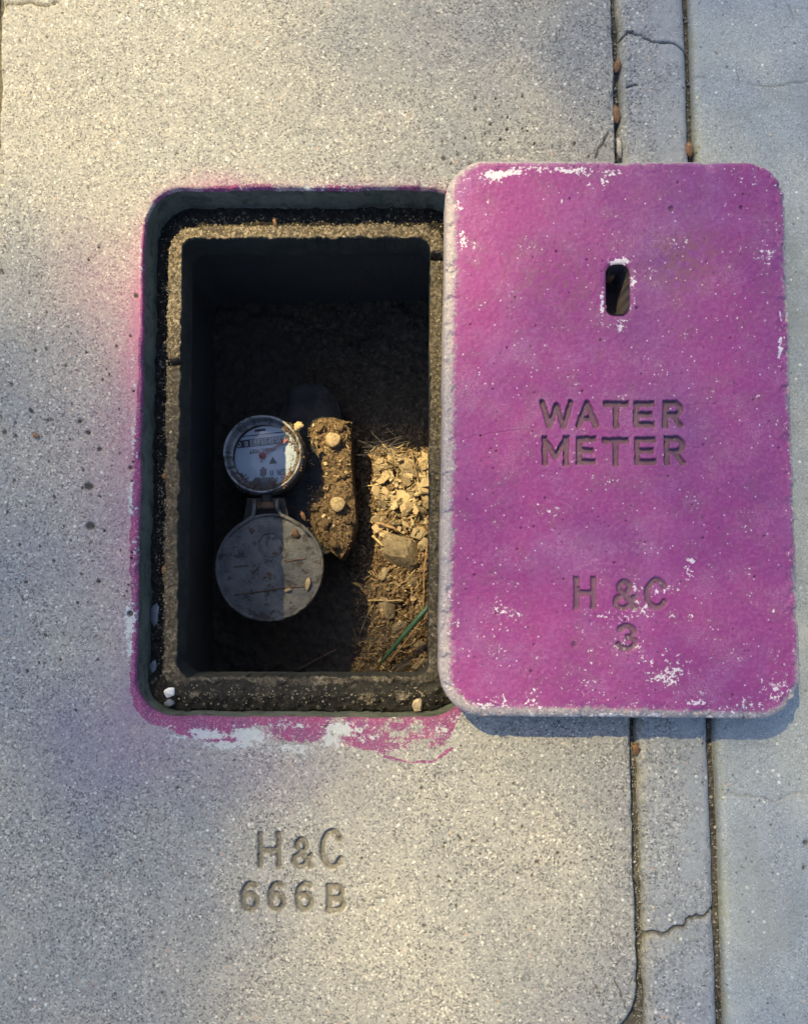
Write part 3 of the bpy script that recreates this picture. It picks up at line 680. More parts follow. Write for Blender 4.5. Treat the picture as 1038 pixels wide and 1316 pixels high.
lp = [(737, 828, 4, 1.5), (862, 268, 4, 2), (952, 267, 3, 2)]+[(rp.uniform(590, 1005), rp.uniform(225, 900), rp.uniform(.9, 1.9), 2) for _ in range(90)]
carve_pits(gx, gy, lp, z, pit); pit *= .6
for pts, w_, dp in ((jag([(572, 576), (610, 560), (648, 555), (692, 550)], 1.4, 6, 1), .6, .13), (jag([(880, 521), (905, 519), (945, 516)], 1.4, 6, 2), .5, .08)):
    xs = [p[0] for p in pts]; ys = [p[1] for p in pts]; m = near(gx, gy, min(xs), min(ys), max(xs), max(ys))
    dd = seg_dist(gx[m], gy[m], pts); k = 1-sm(w_*.5, w_*1.5, dd); z[m] -= k*.0003; pit[m] = np.maximum(pit[m], k*dp)
# lifting slot
sx0, sx1, sy0, sy1, sr = 779, 808, 340, 404, 9
qx = np.abs(gx-(sx0+sx1)/2)-(sx1-sx0)/2+sr; qy = np.abs(gy-(sy0+sy1)/2)-(sy1-sy0)/2+sr
sd = np.hypot(np.maximum(qx, 0), np.maximum(qy, 0))+np.minimum(np.maximum(qx, qy), 0)-sr
inside = sd < 0
# snap the nearest grid points onto the outline
ggx = np.gradient(sd, axis=1)/np.maximum(1e-9, np.abs(np.gradient(gx, axis=1))); ggy = np.gradient(sd, axis=0)/np.maximum(1e-9, np.abs(np.gradient(gy, axis=0)))
sn = np.abs(sd) < .55
G[..., 0] -= np.where(sn, sd*ggx*PX*.95, 0); G[..., 1] += np.where(sn, sd*ggy*PX*.95, 0)
z -= .0025*np.exp(-np.maximum(sd, 0)/2.5)*(~inside)
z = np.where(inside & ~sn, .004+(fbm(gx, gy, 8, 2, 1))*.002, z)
kb = .30*sm(700, 960, gx)+.30*sm(300, 220, gy)
keep = .22+.78*sm(.002, .015, de)+kb*sm(.0005, .005, de)-.34*sm(.0055, .0015, de)*(1-.5*kb)-.42*sm(.0105, .004, de)*sm(820, 905, gy)
keep = keep-.24*sm(640, 585, gx)*sm(.016, .005, de)
keep = np.where(de > .03, 1.3, keep+.3*sm(.015, .03, de))
keep = np.where(inside, .0, keep)
pit = np.where(sd < .6, 1.0, pit)  # slot interior painted near-black to stand for the shade inside
white = np.zeros_like(gx)
for x, y, rx, ry, k in ((640, 225, 28, 7, .85), (665, 222, 20, 7, .8), (690, 217, 18, 5, .7), (720, 219, 40, 5, .62), (775, 235, 5, 10, .75), (793, 222, 18, 5, .6), (590, 268, 6, 20, .75), (594, 310, 5, 22, .62), (597, 245, 8, 8, .5), (625, 238, 10, 5, .6), (722, 258, 3, 6, .8), (757, 237, 4, 4, .8),
                        (793, 336, 18, 6, 1.15), (774, 385, 4, 20, .95), (813, 370, 4, 26, .9), (797, 420, 8, 8, .62), (884, 733, 8, 14, .85), (888, 722, 6, 5, .8), (800, 790, 55, 16, .50), (848, 762, 22, 12, .52), (815, 812, 14, 40, .45), (870, 862, 50, 26, .28), (650, 790, 20, 34, .36), (1002, 450, 4, 22, .9), (1003, 405, 3, 10, .8), (990, 890, 30, 16, .36), (895, 903, 14, 4, .6), (757, 892, 14, 14, .5), (640, 905, 40, 8, .36), (835, 845, 30, 14, .45), (985, 325, 12, 20, .5), (960, 232, 30, 9, .5), (815, 920, 200, 4, .45), (700, 660, 16, 24, .38)):
    white = np.maximum(white, k*np.exp(-(((gx-x)/rx)**2+((gy-y)/ry)**2)))
white = white+.12*sm(640, 900, gy)+.10*sm(.03, .008, de); white = np.where(inside, 0, white)
hue = .15+.75*np.exp(-(((gx-840)/75)**2+((gy-330)/150)**2))+.55*np.exp(-(((gx-880)/80)**2+((gy-560)/70)**2))+.35*np.exp(-(((gx-800)/60)**2+((gy-700)/50)**2))+.3*np.exp(-(((gx-990)/30)**2+((gy-450)/260)**2))-.25*np.exp(-(((gx-640)/50)**2+((gy-420)/220)**2))
red = .75*np.exp(-(((gx-880)/45)**2+((gy-335)/45)**2))+.42*np.exp(-(((gx-730)/45)**2+((gy-370)/45)**2))+.25*np.exp(-(((gx-670)/30)**2+((gy-345)/40)**2))+.35*np.exp(-(((gx-735)/14)**2+((gy-828)/10)**2))
red = np.clip(red*sm(.45, .58, fbm(gx, gy, 8, 3, 14)), 0, .75)
X = np.zeros((nv+8, nu+8, 3)); X[4:-4, 4:-4, :2] = G; X[4:-4, 4:-4, 2] = z
# side rings: follow the border outward-down, slight inward draft
core = X[4:-4, 4:-4].copy(); cc = np.array([*c0, 0])
for k, zz in enumerate((.026, .012, .0045, .0006)):
    ksc = 1-.002*(k+1)*.5
    lo_, hi_ = 3-k, None
    def put(rs, cs, src):
        p = src.copy(); p[..., :2] = c0+(p[..., :2]-c0)*ksc; p[..., 2] = zz+(0 if k == 3 else 1)*(fbm(p[..., 0], p[..., 1], .006, 2, k)-.5)*.001
        X[rs, cs] = p
    i0, i1 = 3-k, nv+4+k; j0, j1 = 3-k, nu+4+k
    put(i0, slice(4, nu+4), core[0]); put(i1, slice(4, nu+4), core[-1]); put(slice(4, nv+4), j0, core[:, 0]); put(slice(4, nv+4), j1, core[:, -1])
    for (ri0, ri1, rj0, rj1, corner) in ((i0, 4, j0, 4, core[0, 0]), (i0, 4, nu+4, j1+1, core[0, -1]), (nv+4, i1+1, j0, 4, core[-1, 0]), (nv+4, i1+1, nu+4, j1+1, core[-1, -1])):
        for a in range(ri0, ri1):
            for b in range(rj0, rj1):
                if a in (i0, i1) or b in (j0, j1):
                    put(a, b, corner)
pad4 = lambda a, v_=None: np.pad(a, 4, mode='edge') if v_ is None else np.pad(a, 4, mode='constant', constant_values=v_)
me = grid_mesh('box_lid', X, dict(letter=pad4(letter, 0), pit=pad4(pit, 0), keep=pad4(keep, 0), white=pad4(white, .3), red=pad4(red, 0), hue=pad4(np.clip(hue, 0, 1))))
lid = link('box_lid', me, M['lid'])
tag(lid, 'magenta painted concrete lid stamped WATER METER, lifted off and lying beside the hole', 'lid')

# ================================================================== WATER METER
ZM = -.168
meter = bpy.data.objects.new('water_meter', None); COL.objects.link(meter)
mc = V3(337, 583, ZM)
tag(meter, 'round water meter with dirty pale dial and metal cover flipped open, down in the pit', 'water meter')
def part(name, vf, mat, parent=meter, smooth=True):
    me = poly_mesh(name, *vf, smooth=smooth); return link(name, me, M[mat], parent)
PM = PX*1.261                                   # metres per picture unit at the meter's height
# ring with a raised lip
def jr(a, r): return 1+.006*math.sin(3*a+1)+.004*math.sin(7*a)
ringo = part('register_ring', lathe([(47*PM, -.012), (47.5*PM, -.002), (48.3*PM, .001), (49.4*PM, .0013), (50.6*PM, .0006), (51.2*PM, -.003), (52.2*PM, -.012), (51*PM, -.022)], 128, mc, jr), 'ring')
part('register_body', lathe([(51*PM, -.010), (54*PM, -.0095), (55*PM, -.013), (55*PM, -.020), (51*PM, -.024), (49*PM, -.034), (49*PM, -.052), (56*PM, -.066), (60*PM, -.10)], 72, mc), 'body')
# dial with dirt along its rim
n_r, n_a = 40, 160
ra = np.linspace(0, 1, n_r)[:, None]; aa = np.linspace(0, 2*PI, n_a, endpoint=False)[None]
DX = np.stack([mc[0]+ra*47.6*PM*np.cos(aa), mc[1]+ra*47.6*PM*np.sin(aa), mc[2]-.004+0*ra*aa], 2)
edge = .74*sm(.74, 1.0, ra)*(.75+.45*np.sin(-aa+.2))+0*aa
qx_, qy_ = Q(DX[..., 0], DX[..., 1], ZM)
edge = np.maximum(edge, .95*np.exp(-(((qx_-337)/30)**2+((qy_-622)/12)**2))); edge = np.maximum(edge, .50*np.exp(-(((qx_-375)/10)**2+((qy_-590)/25)**2)))
edge = np.maximum(edge, .85*np.exp(-(((qx_-337)/8)**2+((qy_-606)/9)**2))); edge = np.maximum(edge, .75*np.exp(-(((qx_-306)/16)**2+((qy_-612)/12)**2)))
link('dial', grid_mesh('dial', DX, dict(edge=edge), close_u=True, flip=True), M['dial'], meter)
zt = ZM-.0032
def flat(pts, z0, dz=.0006):
    n = len(pts); vs = [(*P(x, y, z0), z0) for x, y in pts]+[(*P(x, y, z0), z0-dz) for x, y in pts]
    return vs, [tuple(range(n))[::-1]]+[tuple(range(n, 2*n))]+[(i, (i+1) % n, n+(i+1) % n, n+i) for i in range(n)]
def obox(cx, cy, w_, h_, ang, z0):
    c, s = math.cos(math.radians(ang)), math.sin(math.radians(ang))
    return flat([(cx+a*c-b*s, cy+a*s+b*c) for a, b in ((-w_/2, -h_/2), (w_/2, -h_/2), (w_/2, h_/2), (-w_/2, h_/2))], z0)
AN = -6.5
cw_ = part('counter_window', obox(338, 567.5, 68, 9.5, AN, zt), 'ink', smooth=False)
ca, sa = math.cos(math.radians(AN)), math.sin(math.radians(AN))
for k in range(5):
    off = -12.5+k*9.3
    part('drum', obox(338+off*ca, 567.5+off*sa, 8.4, 8.2, AN, zt+.0007), 'drum', cw_, False)
def text(body, x, y, size, ang, mat, z0, parent=meter, sx=1.0, bold=0.0):
    cu = bpy.data.curves.new('print', 'FONT'); cu.body = body; cu.size = 1; cu.align_x = 'CENTER'; cu.align_y = 'CENTER'; cu.offset = bold; cu.resolution_u = 3
    t_ = bpy.data.objects.new('print', cu); COL.objects.link(t_)
    bpy.context.view_layer.update()
    me = bpy.data.meshes.new_from_object(t_.evaluated_get(bpy.context.evaluated_depsgraph_get()))
    bpy.data.objects.remove(t_); bpy.data.curves.remove(cu)
    p = V3(x, y, z0); s_ = size*PM*1.35; a = math.radians(ang)
    for v_ in me.vertices:
        X0, Y0 = v_.co.x*s_*sx, v_.co.y*s_
        v_.co = (p[0]+X0*math.cos(a)-Y0*math.sin(a), p[1]+X0*math.sin(a)+Y0*math.cos(a), z0)
    return link('print', me, M[mat], parent)
UP = 180-AN-0                                    # printed upside down to the camera
def along(off, dn=0): return 338+off*ca-dn*sa, 567.5+off*sa+dn*ca
for ch, off, mt in (('0', -31, 'pale'), ('8', -21.5, 'pale'), ('9', -12.5, 'ink'), ('7', -3.2, 'ink'), ('2', 6.1, 'ink'), ('9', 15.4, 'ink'), ('4', 24.7, 'ink')):
    x_, y_ = along(off); text(ch, x_, y_, 7.4, UP, mt, zt+.0014, cw_, 1.1)
x_, y_ = along(-2, 11); text('CUBIC FEET', x_, y_, 4.6, UP, 'ink', zt, meter, 1.05, .02)
x_, y_ = along(14, 41); text('SR II', x_, y_, 7.6, UP, 'ink', zt, meter, 1.1)
x_, y_ = along(-2, -15); part('print', obox(x_, y_, 14, 2.6, AN, zt), 'ink', meter, False)
x_, y_ = along(-2, -9.5); part('print', obox(x_, y_, 60, .9, AN, zt), 'ink', meter, False)
for t_, x_, y_ in (('0', 304, 562), ('0', 299, 576), ('2', 365, 577), ('6', 336, 593)): text(t_, x_, y_, 4.2, UP, 'ink', zt)
part('leak_indicator', flat([(346, 596), (356, 595), (350.5, 587)], zt+.0006), 'ink', meter, False)
hand = part('pointer', merge([flat([(338, 583.2), (336.6, 586.3), (370, 565.2), (369.2, 563.8)], zt+.0026), flat([(361, 567.5), (363.5, 571.5), (368, 567), (365, 564)], zt+.0030)]), 'red', meter, False)
part('pointer_hub', lathe([(0.1*PM, .0012), (4.0*PM, .0008), (4.4*PM, -.002)], 24, V3(337, 585.5, zt+.0026)), 'red', hand)
part('dial_glass', lathe([(.1*PM, .0012), (20*PM, .0010), (47.2*PM, 0), (47.2*PM, -.0015)], 64, (mc[0], mc[1], ZM-.0014)), 'glass')
# hinge and the open cover
cc = V3(346.5, 729.5, ZM-.001); RC = 69*PM
def jc(a, r):
    e = 1+.005*math.sin(2*a+.5)+.004*math.sin(5*a)
    if r > RC*.9: e -= .022*math.exp(-((a-5.05)/.05)**2)+.018*math.exp(-((a-5.35)/.06)**2)+.012*math.exp(-((a-4.8)/.04)**2)
    return e
pr_ = [(.4*PM, 0)]+[(RC*t, .0004*math.sin(t*9)) for t in np.linspace(.05, .93, 22)]+[(RC*.945, .0004), (RC*.955, .0026), (RC*.985, .0030), (RC, .0018), (RC, -.004), (RC*.97, -.006), (.5*PM, -.006)]
tl = .03
cv = lathe(pr_, 180, (0, 0, 0), jc)
cvv = []
for x_, y_, z_ in cv[0]:
    qx, qy = Q(cc[0]+x_, cc[1]+y_, cc[2]); qx, qy = float(qx), float(qy); rr = math.hypot(x_, y_)/RC
    if rr < .94 and z_ > -.002:
        d1 = math.hypot(qx-348, qy-700); z_ -= .0008*math.exp(-((d1-15)/1.6)**2)
    cvv.append((cc[0]+x_, cc[1]+y_, cc[2]+z_+tl*y_))
cover = part('cover', (cvv, cv[1]), 'steel')
cover['label'] = 'open metal cover of the water meter, half in sun'
def cz(y): return cc[2]+tl*(y-cc[1])
def pt(x, y, dz=0.0):
    p = V3(x, y, cc[2]); return (p[0], p[1], cz(p[1])+dz)
def rib_path(pts, dz=.002): return [pt(x, y, dz) for x, y in pts]
# casting seams pressed in relief on the cover
for pts, r_ in (([(302, 764), (330, 761), (362, 756), (392, 753.5)], .0007), ([(302, 728), (320, 727)], .0006), ([(366, 722), (394, 718)], .0006), ([(282, 757), (292, 770), (304, 780)], .0006)):
    part('seam', tube(rib_path(jag(pts, .6, 4, 8), .0004), r_, 5), 'rust', cover)
part('boss', tube([pt(348+15.5*math.cos(a), 700+15.5*math.sin(a), .0002) for a in np.linspace(0, 2*PI, 33)], .0009, 6), 'steel', cover)
part('boss', tube([pt(361+3*math.cos(a), 714+3*math.sin(a), .0002) for a in np.linspace(0, 2*PI, 13)], .0005, 5), 'steel', cover)
ln = rock(.0055, .0065, .004, 31, .5); l_ = link('rust_lump', ln, M['rust'], cover); l_.location = pt(380, 686, .001)
for x_, y_, s_ in ((324, 682, .0028), (353, 711, .0022), (346, 738, .003), (340, 742, .0022)):
    l_ = link('rust_lump', rock(s_, s_, s_*.4, int(x_), .6), M['rust'], cover); l_.location = pt(x_, y_, .0005)
arms = []
part('hinge_arm', tube([pt(328, 643, .003), pt(328, 655, .003), pt(326, 664, .002), pt(316, 671, .001), pt(304, 680, 0), pt(295, 690, 0)], [.0026, .0026, .0026, .0024, .002, .0014], 8), 'steel', cover)
part('hinge_arm', tube([pt(357, 642, .003), pt(357, 653, .003), pt(361, 662, .002), pt(372, 667, .001), pt(388, 677, 0), pt(399, 690, 0)], [.0026, .0026, .0026, .0024, .002, .0014], 8), 'steel', cover)
part('hinge_lug', tube([pt(332, 650, .001), pt(353, 650, .001)], .0042, 10), 'rust', meter)
part('hinge_lug', tube([pt(342, 634, -.008), pt(342, 652, -.002)], .006, 8), 'body', meter)
part('neck', flat([(318, 640), (366, 640), (372, 672), (312, 676)], ZM-.006, .004), 'body', meter, False)
# lower casing with the dirt-caked bolted flange beside the register
ZF = -.214
def blob_mesh(name, outline, z0, depth, n_in=16, bumpy=.003, seed=1, mat='flange', parent=meter, dome=.004):
    pts = []
    for k, (a, b) in enumerate(outline):
        a2, b2 = outline[(k+1) % len(outline)]
        for j in range(8): pts.append((a+(a2-a)*j/8, b+(b2-b)*j/8))
    op = np.array(pts); c = op.mean(0); rows = []
    for k in range(n_in+1):
        t = k/n_in; r_ = c+(op-c)*t; xy = P(r_[:, 0], r_[:, 1], z0)
        zz = z0+dome*(1-t**3)+(fbm(r_[:, 0], r_[:, 1], 9, 3, seed)-.5)*bumpy*2-.003*t**10
        rows.append(np.concatenate([xy, zz[:, None]], 1))
    last = rows[-1].copy()
    for dz, gr in ((.003, 1.01), (depth, 1.03)):
        q_ = last.copy(); cw = last[:, :2].mean(0); q_[:, :2] = cw+(q_[:, :2]-cw)*gr; q_[:, 2] = z0-dz; rows.append(q_)
    X = np.array(rows); return link(name, grid_mesh(name, X, close_u=True, flip=True), M[mat], parent)
fl_out = [(400, 546), (410, 538), (425, 536), (443, 541), (450, 556), (451, 600), (455, 640), (457, 672), (452, 690), (444, 708), (437, 718), (425, 708), (408, 692), (398, 672), (393, 652), (402, 636), (412, 622), (413, 596), (406, 572), (398, 560)]
blob_mesh('flange', fl_out, ZF, .05, 34, .0065, 3)
for x_, y_ in ((428, 565), (434, 648)):
    b_ = part('bolt', lathe([(.1*PM, .0045), (8.2*PX*1.316, .0046), (9.6*PX*1.316, .0036), (9.8*PX*1.316, -.006)], 28, (*V3(x_, y_, ZF+.010)[:2], ZF+.0080), lambda a, r: 1+.05*math.sin(3*a+x_)+.03*math.sin(7*a)), 'bolt')
blob_mesh('casing', [(372, 500), (395, 492), (415, 496), (432, 512), (440, 540), (448, 600), (440, 700), (400, 720), (360, 690), (340, 640), (350, 560)], -.222, .05, 12, .003, 5, 'body')

# ================================================================== LOOSE THINGS
def thing(name, me, mat, loc, rot, label, cat, group=None, kind=None):
    o = link(name, me, M[mat]); o.location = loc; o.rotation_euler = rot; return tag(o, label, cat, group, kind)
# seeds in the joints: ribbed husks
def seed_mesh(L, r, seed):
    n, sg = 14, 12; vs, fs = [], []
    for i in range(n+1):
        t = i/n; rr = r*math.sin(PI*min(max(t, .03), .97))**.55*(1-.15*t)
        for k in range(sg):
            a = 2*PI*k/sg; q_ = rr*(1+.12*math.cos(5*a+seed)); vs.append((q_*math.cos(a), (t-.5)*L, q_*math.sin(a)*.8))
    for i in range(n):
        for k in range(sg):
            k2 = (k+1) % sg; fs.append((i*sg+k, i*sg+k2, (i+1)*sg+k2, (i+1)*sg+k))
    fs += [tuple(range(sg))[::-1], tuple(n*sg+k for k in range(sg))]
    return poly_mesh('seed_husk', vs, fs, True)
for x_, y_, L_, r_, rz, lb in ((792.5, 85, .0125, .0038, -.25, 'brown seed husk in the left joint, near the top of the picture'),
                               (791, 147, .0165, .0040, .10, 'long brown seed husk in the left joint, between the upper husk and the grey stick'),
                               (885, 192, .0135, .0042, .05, 'orange-brown seed husk in the right-hand joint just above the magenta lid')):
    thing('seed_husk', seed_mesh(L_, r_, x_), 'seed', V3(x_, y_, -.003), (.1, 0, rz), lb, 'seed husk', 'seed husks in the pavement joints')
me = poly_mesh('stick', *tube([(0, .009, 0), (.0006, .003, .0008), (-.0003, -.004, .0004), (.0004, -.010, 0)], [.0014, .0023, .0024, .0012], 7), smooth=True)
thing('stick', me, 'stick', V3(794.5, 190, -.002), (0, 0, .08), 'short pale grey stick wedged in the left joint right above the magenta lid', 'stick')
def leaf_mesh(L, W_, curl, seed):
    r = random.Random(seed); vs, fs = [], []; n = 8
    for i in range(n+1):
        t = i/n; wv_ = W_*math.sin(PI*t)**.7*(1+r.uniform(-.15, .15))+.0001; zc = curl*math.sin(PI*t)
        for s_ in (-1, 0, 1): vs.append((s_*wv_, (t-.5)*L, zc+abs(s_)*curl*.6))
    for s_ in range(3*(n+1)): vs.append((vs[s_][0], vs[s_][1], vs[s_][2]-.0004))
    m_ = 3*(n+1)
    for i in range(n):
        for k in range(2):
            a = i*3+k; fs.append((a, a+1, a+4, a+3)); fs.append((m_+a, m_+a+3, m_+a+4, m_+a+1))
        a = i*3; fs.append((a, a+3, m_+a+3, m_+a)); a += 2; fs.append((a, m_+a, m_+a+3, a+3))
    return poly_mesh('leaf', vs, fs, True)
thing('dead_leaf', leaf_mesh(.013, .0032, .002, 3), 'seed', V3(815, 962, -.004), (.3, .2, .5), 'crumpled orange-brown leaf bit in the left joint just below the lid shadow', 'leaf bit')
thing('dead_leaf', leaf_mesh(.022, .0045, .002, 4), 'leafblue', V3(201, 790, -.030), (.1, -.3, -.12), 'long blue-grey dead leaf lying in the left channel of the box rim', 'dead leaf')
thing('dead_leaf', leaf_mesh(.012, .0028, .0015, 5), 'leafblue', V3(198, 856, -.029), (.1, 0, -.2), 'small grey leaf sliver in the channel near the lower left corner of the rim', 'dead leaf')
thing('dead_leaf', leaf_mesh(.010, .0030, .0015, 6), 'seed', V3(213, 733, -.027), (.2, .2, .3), 'curled tan leaf bit on the left ledge above the blue-grey leaf', 'leaf bit')
thing('dead_leaf', leaf_mesh(.006, .0026, .001, 7), 'seed', V3(212, 612, -.027), (.2, .2, .1), 'tiny round tan leaf bit halfway down the left ledge', 'leaf bit')
thing('dead_leaf', leaf_mesh(.010, .0016, .0015, 8), 'seed', V3(353, 287, -.022), (.4, .2, .3), 'thin orange leaf bit standing on the sunlit top ledge', 'leaf bit')
thing('dead_leaf', leaf_mesh(.012, .0022, .0015, 9), 'seed', (*V3(389, 663, -.15)[:2], -.152), (.2, .2, .45), 'orange-brown leaf bit beside the hinge of the open meter cover', 'leaf bit')
thing('dead_leaf', leaf_mesh(.016, .0026, .0015, 10), 'straw', (*pt(396, 750)[:2], pt(396, 750)[2]+.002), (0, 0, -.15), 'straw-coloured leaf bit on the sunlit right edge of the meter cover', 'leaf bit')
thing('dead_leaf', leaf_mesh(.008, .0016, .0010, 11), 'straw', (*pt(370, 758)[:2], pt(370, 758)[2]+.002), (0, 0, -1.3), 'small straw-coloured leaf bit on the middle of the meter cover', 'leaf bit')
thing('dead_leaf', leaf_mesh(.006, .0022, .001, 12), 'seed', V3(47, 560, .0006), (.1, 0, .9), 'tiny orange-brown leaf bit on the grey slab left of the hole', 'leaf bit')
# stones on the ledge
thing('stone', rock(.0058, .0045, .0030, 3, .3, 2, True), 'white', V3(218, 890, -.0195), (0, 0, .3), 'small white stone in the lower left corner of the ledge', 'stone')
thing('stone', rock(.0062, .0060, .0045, 8, .3, 2, True), 'chip', V3(536, 906, -.020), (0, .2, .2), 'tan wedge-shaped stone in the lower right corner of the ledge', 'stone')
thing('stone', rock(.0056, .0036, .0028, 12, .2), 'leafblue', V3(217, 903, -.0205), (0, 0, .1), 'dark smooth pebble beneath the white stone in the corner of the ledge', 'stone')
# rocks in the pit
for x_, y_, sx, sy, sz, rz, sd_, lb in ((510, 704, .031, .033, .022, .5, 6, 'largest angular tan rock in the pit, below the pale bark chips'),
        (497, 782, .010, .018, .012, .2, 9, 'narrow tan rock in the pit below the largest rock'), (536, 830, .0125, .0068, .006, -.05, 14, 'flat oval grey rock in the lower right of the pit'),
        (514, 858, .017, .010, .008, .45, 21, 'dusty rock at the bottom edge of the pit below the flat oval rock'), (540, 853, .013, .008, .007, .1, 26, 'dusty brown rock in the lower right corner of the pit'),
        (490, 645, .009, .012, .007, .2, 33, 'pale flat rock at the left edge of the sunlit dirt')):
    zz = soil_z(x_, y_)
    thing('rock', rock(sx, sy, sz, sd_, .16, 3, True, (.35, .7) if 'angular' in lb else (.5, .8)), 'rock', V3(x_, y_, zz+sz*.25), (0, 0, rz), lb, 'rock', 'rocks on the pit floor')
# green stake / blade
me = poly_mesh('plastic_stake', *tube([V3(556, 773, -.196), V3(530, 803, -.207), V3(505, 833, -.219), V3(488, 853, -.228)], [.0032, .0030, .0025, .0016], 10), smooth=True)
tag(link('plastic_stake', me, M['green']), 'slim green plastic stake leaning diagonally in the lower right of the pit', 'stake')
# twigs and dry grass
TW = [([(472, 771), (490, 772), (508, 771), (520, 773)], .0011, 'straight dry twig across the dirt below the largest rock'),
      ([(500, 850), (515, 832), (530, 812), (549, 792)], .0012, 'brown twig lying parallel under the green stake'),
      ([(548, 700), (545, 740), (543, 775), (541, 800)], .0010, 'thin upright twig along the right wall of the pit'),
      ([(462, 815), (468, 800), (474, 786), (480, 776)], .0007, 'short bent twig left of the straight dry twig'),
      ([(485, 672), (496, 675), (506, 679), (512, 684)], .0022, 'thick orange-brown bark stick on top of the largest rock'),
      ([(465, 626), (478, 624), (492, 620)], .0009, 'pale twig poking out left of the sunlit chips'),
      ([(528, 580), (533, 600), (538, 620), (541, 632)], .0008, 'reddish twig leaning over the upper right chips'),
      ([(489, 856), (500, 862), (512, 868)], .0008, 'short straw at the bottom edge of the pit'),
      ([(382, 862), (405, 848), (425, 838), (432, 834)], .0010, 'dim brown twig at the bottom edge of the dark pit floor'),
      ([(478, 688), (486, 696), (494, 703)], .0018, 'pale split stick at the left side of the largest rock')]
for pts, r_, lb in TW:
    q_ = [V3(x, y, soil_z(x, y)+.010+.002*math.sin(x)) for x, y in jag(pts, .8, 2, int(pts[0][0]))]
    tag(link('twig', poly_mesh('twig', *tube(q_, [r_*(1-.4*i/len(q_)) for i in range(len(q_))], 6), smooth=True), M['twig' if 'brown' in lb or 'upright' in lb or 'reddish' in lb else 'straw']), lb, 'twig', 'twigs in the pit')
# bark chips in the sunlit dirt: each its own
def chip_mesh(seed):
    r = random.Random(seed); n = r.choice([4, 5, 5, 6]); vs = []
    for zz in (-.5, .5):
        for k in range(n):
            a = 2*PI*k/n+r.uniform(-.25, .25); q_ = r.uniform(.65, 1.1); vs.append((q_*math.cos(a)*(1 if zz < 0 else .9), q_*math.sin(a)*(1 if zz < 0 else .9), zz*.22+r.uniform(-.08, .08)))
    fs = [tuple(range(n))[::-1], tuple(range(n, 2*n))]+[(k, (k+1) % n, n+(k+1) % n, n+k) for k in range(n)]
    return poly_mesh('bark_chip', vs, fs)
chips = [chip_mesh(s_) for s_ in range(10)]
for me in chips: me.materials.append(M['chip'])
rc = random.Random(3)
def put_chip(x_, y_, zz, s_, label, group):
    o = bpy.data.objects.new('bark_chip', chips[rc.randrange(10)]); COL.objects.link(o)
    o.location = V3(x_, y_, zz); o.rotation_euler = (rc.uniform(-.7, .7), rc.uniform(-.7, .7), rc.uniform(0, 6.3)); o.scale = (s_*rc.uniform(.8, 1.4), s_*rc.uniform(.6, 1), s_*rc.uniform(.7, 1.2))
    tag(o, label, 'bark chip', group)
for k in range(230):
    x_ = 482+70*rc.random(); y_ = 582+110*rc.random()**1.1
    big_ = rc.random() < .3
    put_chip(x_, y_, soil_z(x_, y_)+rc.uniform(0, .008), (.0085 if big_ else .0034)*rc.uniform(.7, 1.2), 'pale bark chip loose in the sunlit dirt along the right side of the pit', 'bark chips in the sunlit dirt')
for k in range(50):
    x_ = 480+70*rc.random(); y_ = 735+125*rc.random()
    put_chip(x_, y_, soil_z(x_, y_)+rc.uniform(0, .006), .0036*rc.uniform(.6, 1.1), 'dusty bark chip among the rocks in the lower right of the pit', 'bark chips among the lower rocks')
for k in range(30):
    x_ = rc.uniform(400, 448); y_ = rc.uniform(545, 690)
    if x_ < 412 and 575 < y_ < 625: continue
    if min(math.hypot(x_-428, y_-565), math.hypot(x_-434, y_-648)) < 14: continue
    put_chip(x_, y_, ZF+.006, .0030*rc.uniform(.6, 1.1), 'small bark crumb caked on the flange of the water meter', 'bark crumbs on the meter flange')
for x_, y_, s_ in ((412, 549, .006), (438, 548, .0055), (420, 590, .005), (440, 610, .005), (404, 650, .006), (418, 672, .006), (445, 668, .005), (428, 700, .005)):
    thing('soil_clod', rock(s_*1.2, s_, s_*.6, int(x_), .5, 2, True), 'flange', V3(x_, y_, ZF+.006), (0, 0, x_), 'rough lump of dried soil stuck on the meter flange', 'soil clod', 'soil clods on the meter flange')
for x_, y_, s_ in ((492, 600, .009), (530, 606, .008), (508, 640, .010), (540, 655, .008), (494, 738, .007), (530, 745, .008), (512, 806, .008), (545, 700, .007)):
    thing('soil_clod', rock(s_*1.2, s_, s_*.6, int(x_)+3, .4, 3, True), 'rock', V3(x_, y_, soil_z(x_, y_)+.002), (0, 0, x_), 'crumbly soil clod half buried in the dirt at the right of the pit', 'soil clod', 'soil clods in the pit dirt')
# grit: too small to count
def scatter(name, pts, sizes, mat, label, cat):
    vs, fs = [], []; r = random.Random(2)
    for (x, y, z_), s_ in zip(pts, sizes):
        o_ = len(vs); ax = [Vector((r.uniform(-1, 1), r.uniform(-1, 1), r.uniform(-1, 1))).normalized() for _ in range(3)]
        k = [r.uniform(.5, 1.3)*s_ for _ in range(6)]
        for i, d in enumerate(((1, 0, 0), (-1, 0, 0), (0, 1, 0), (0, -1, 0), (0, 0, 1), (0, 0, -1))):
            j = [r.uniform(-.4, .4)*s_ for _ in range(3)]; vs.append((x+d[0]*k[i]+j[0], y+d[1]*k[i]+j[1], z_+d[2]*k[i]*.8+j[2]))
        for a, b, c in ((0, 2, 4), (2, 1, 4), (1, 3, 4), (3, 0, 4), (2, 0, 5), (1, 2, 5), (3, 1, 5), (0, 3, 5)): fs.append((o_+a, o_+b, o_+c))
    o = link(name, poly_mesh(name, vs, fs), M[mat]); tag(o, label, cat, kind='stuff'); return o
pts, sz = [], []
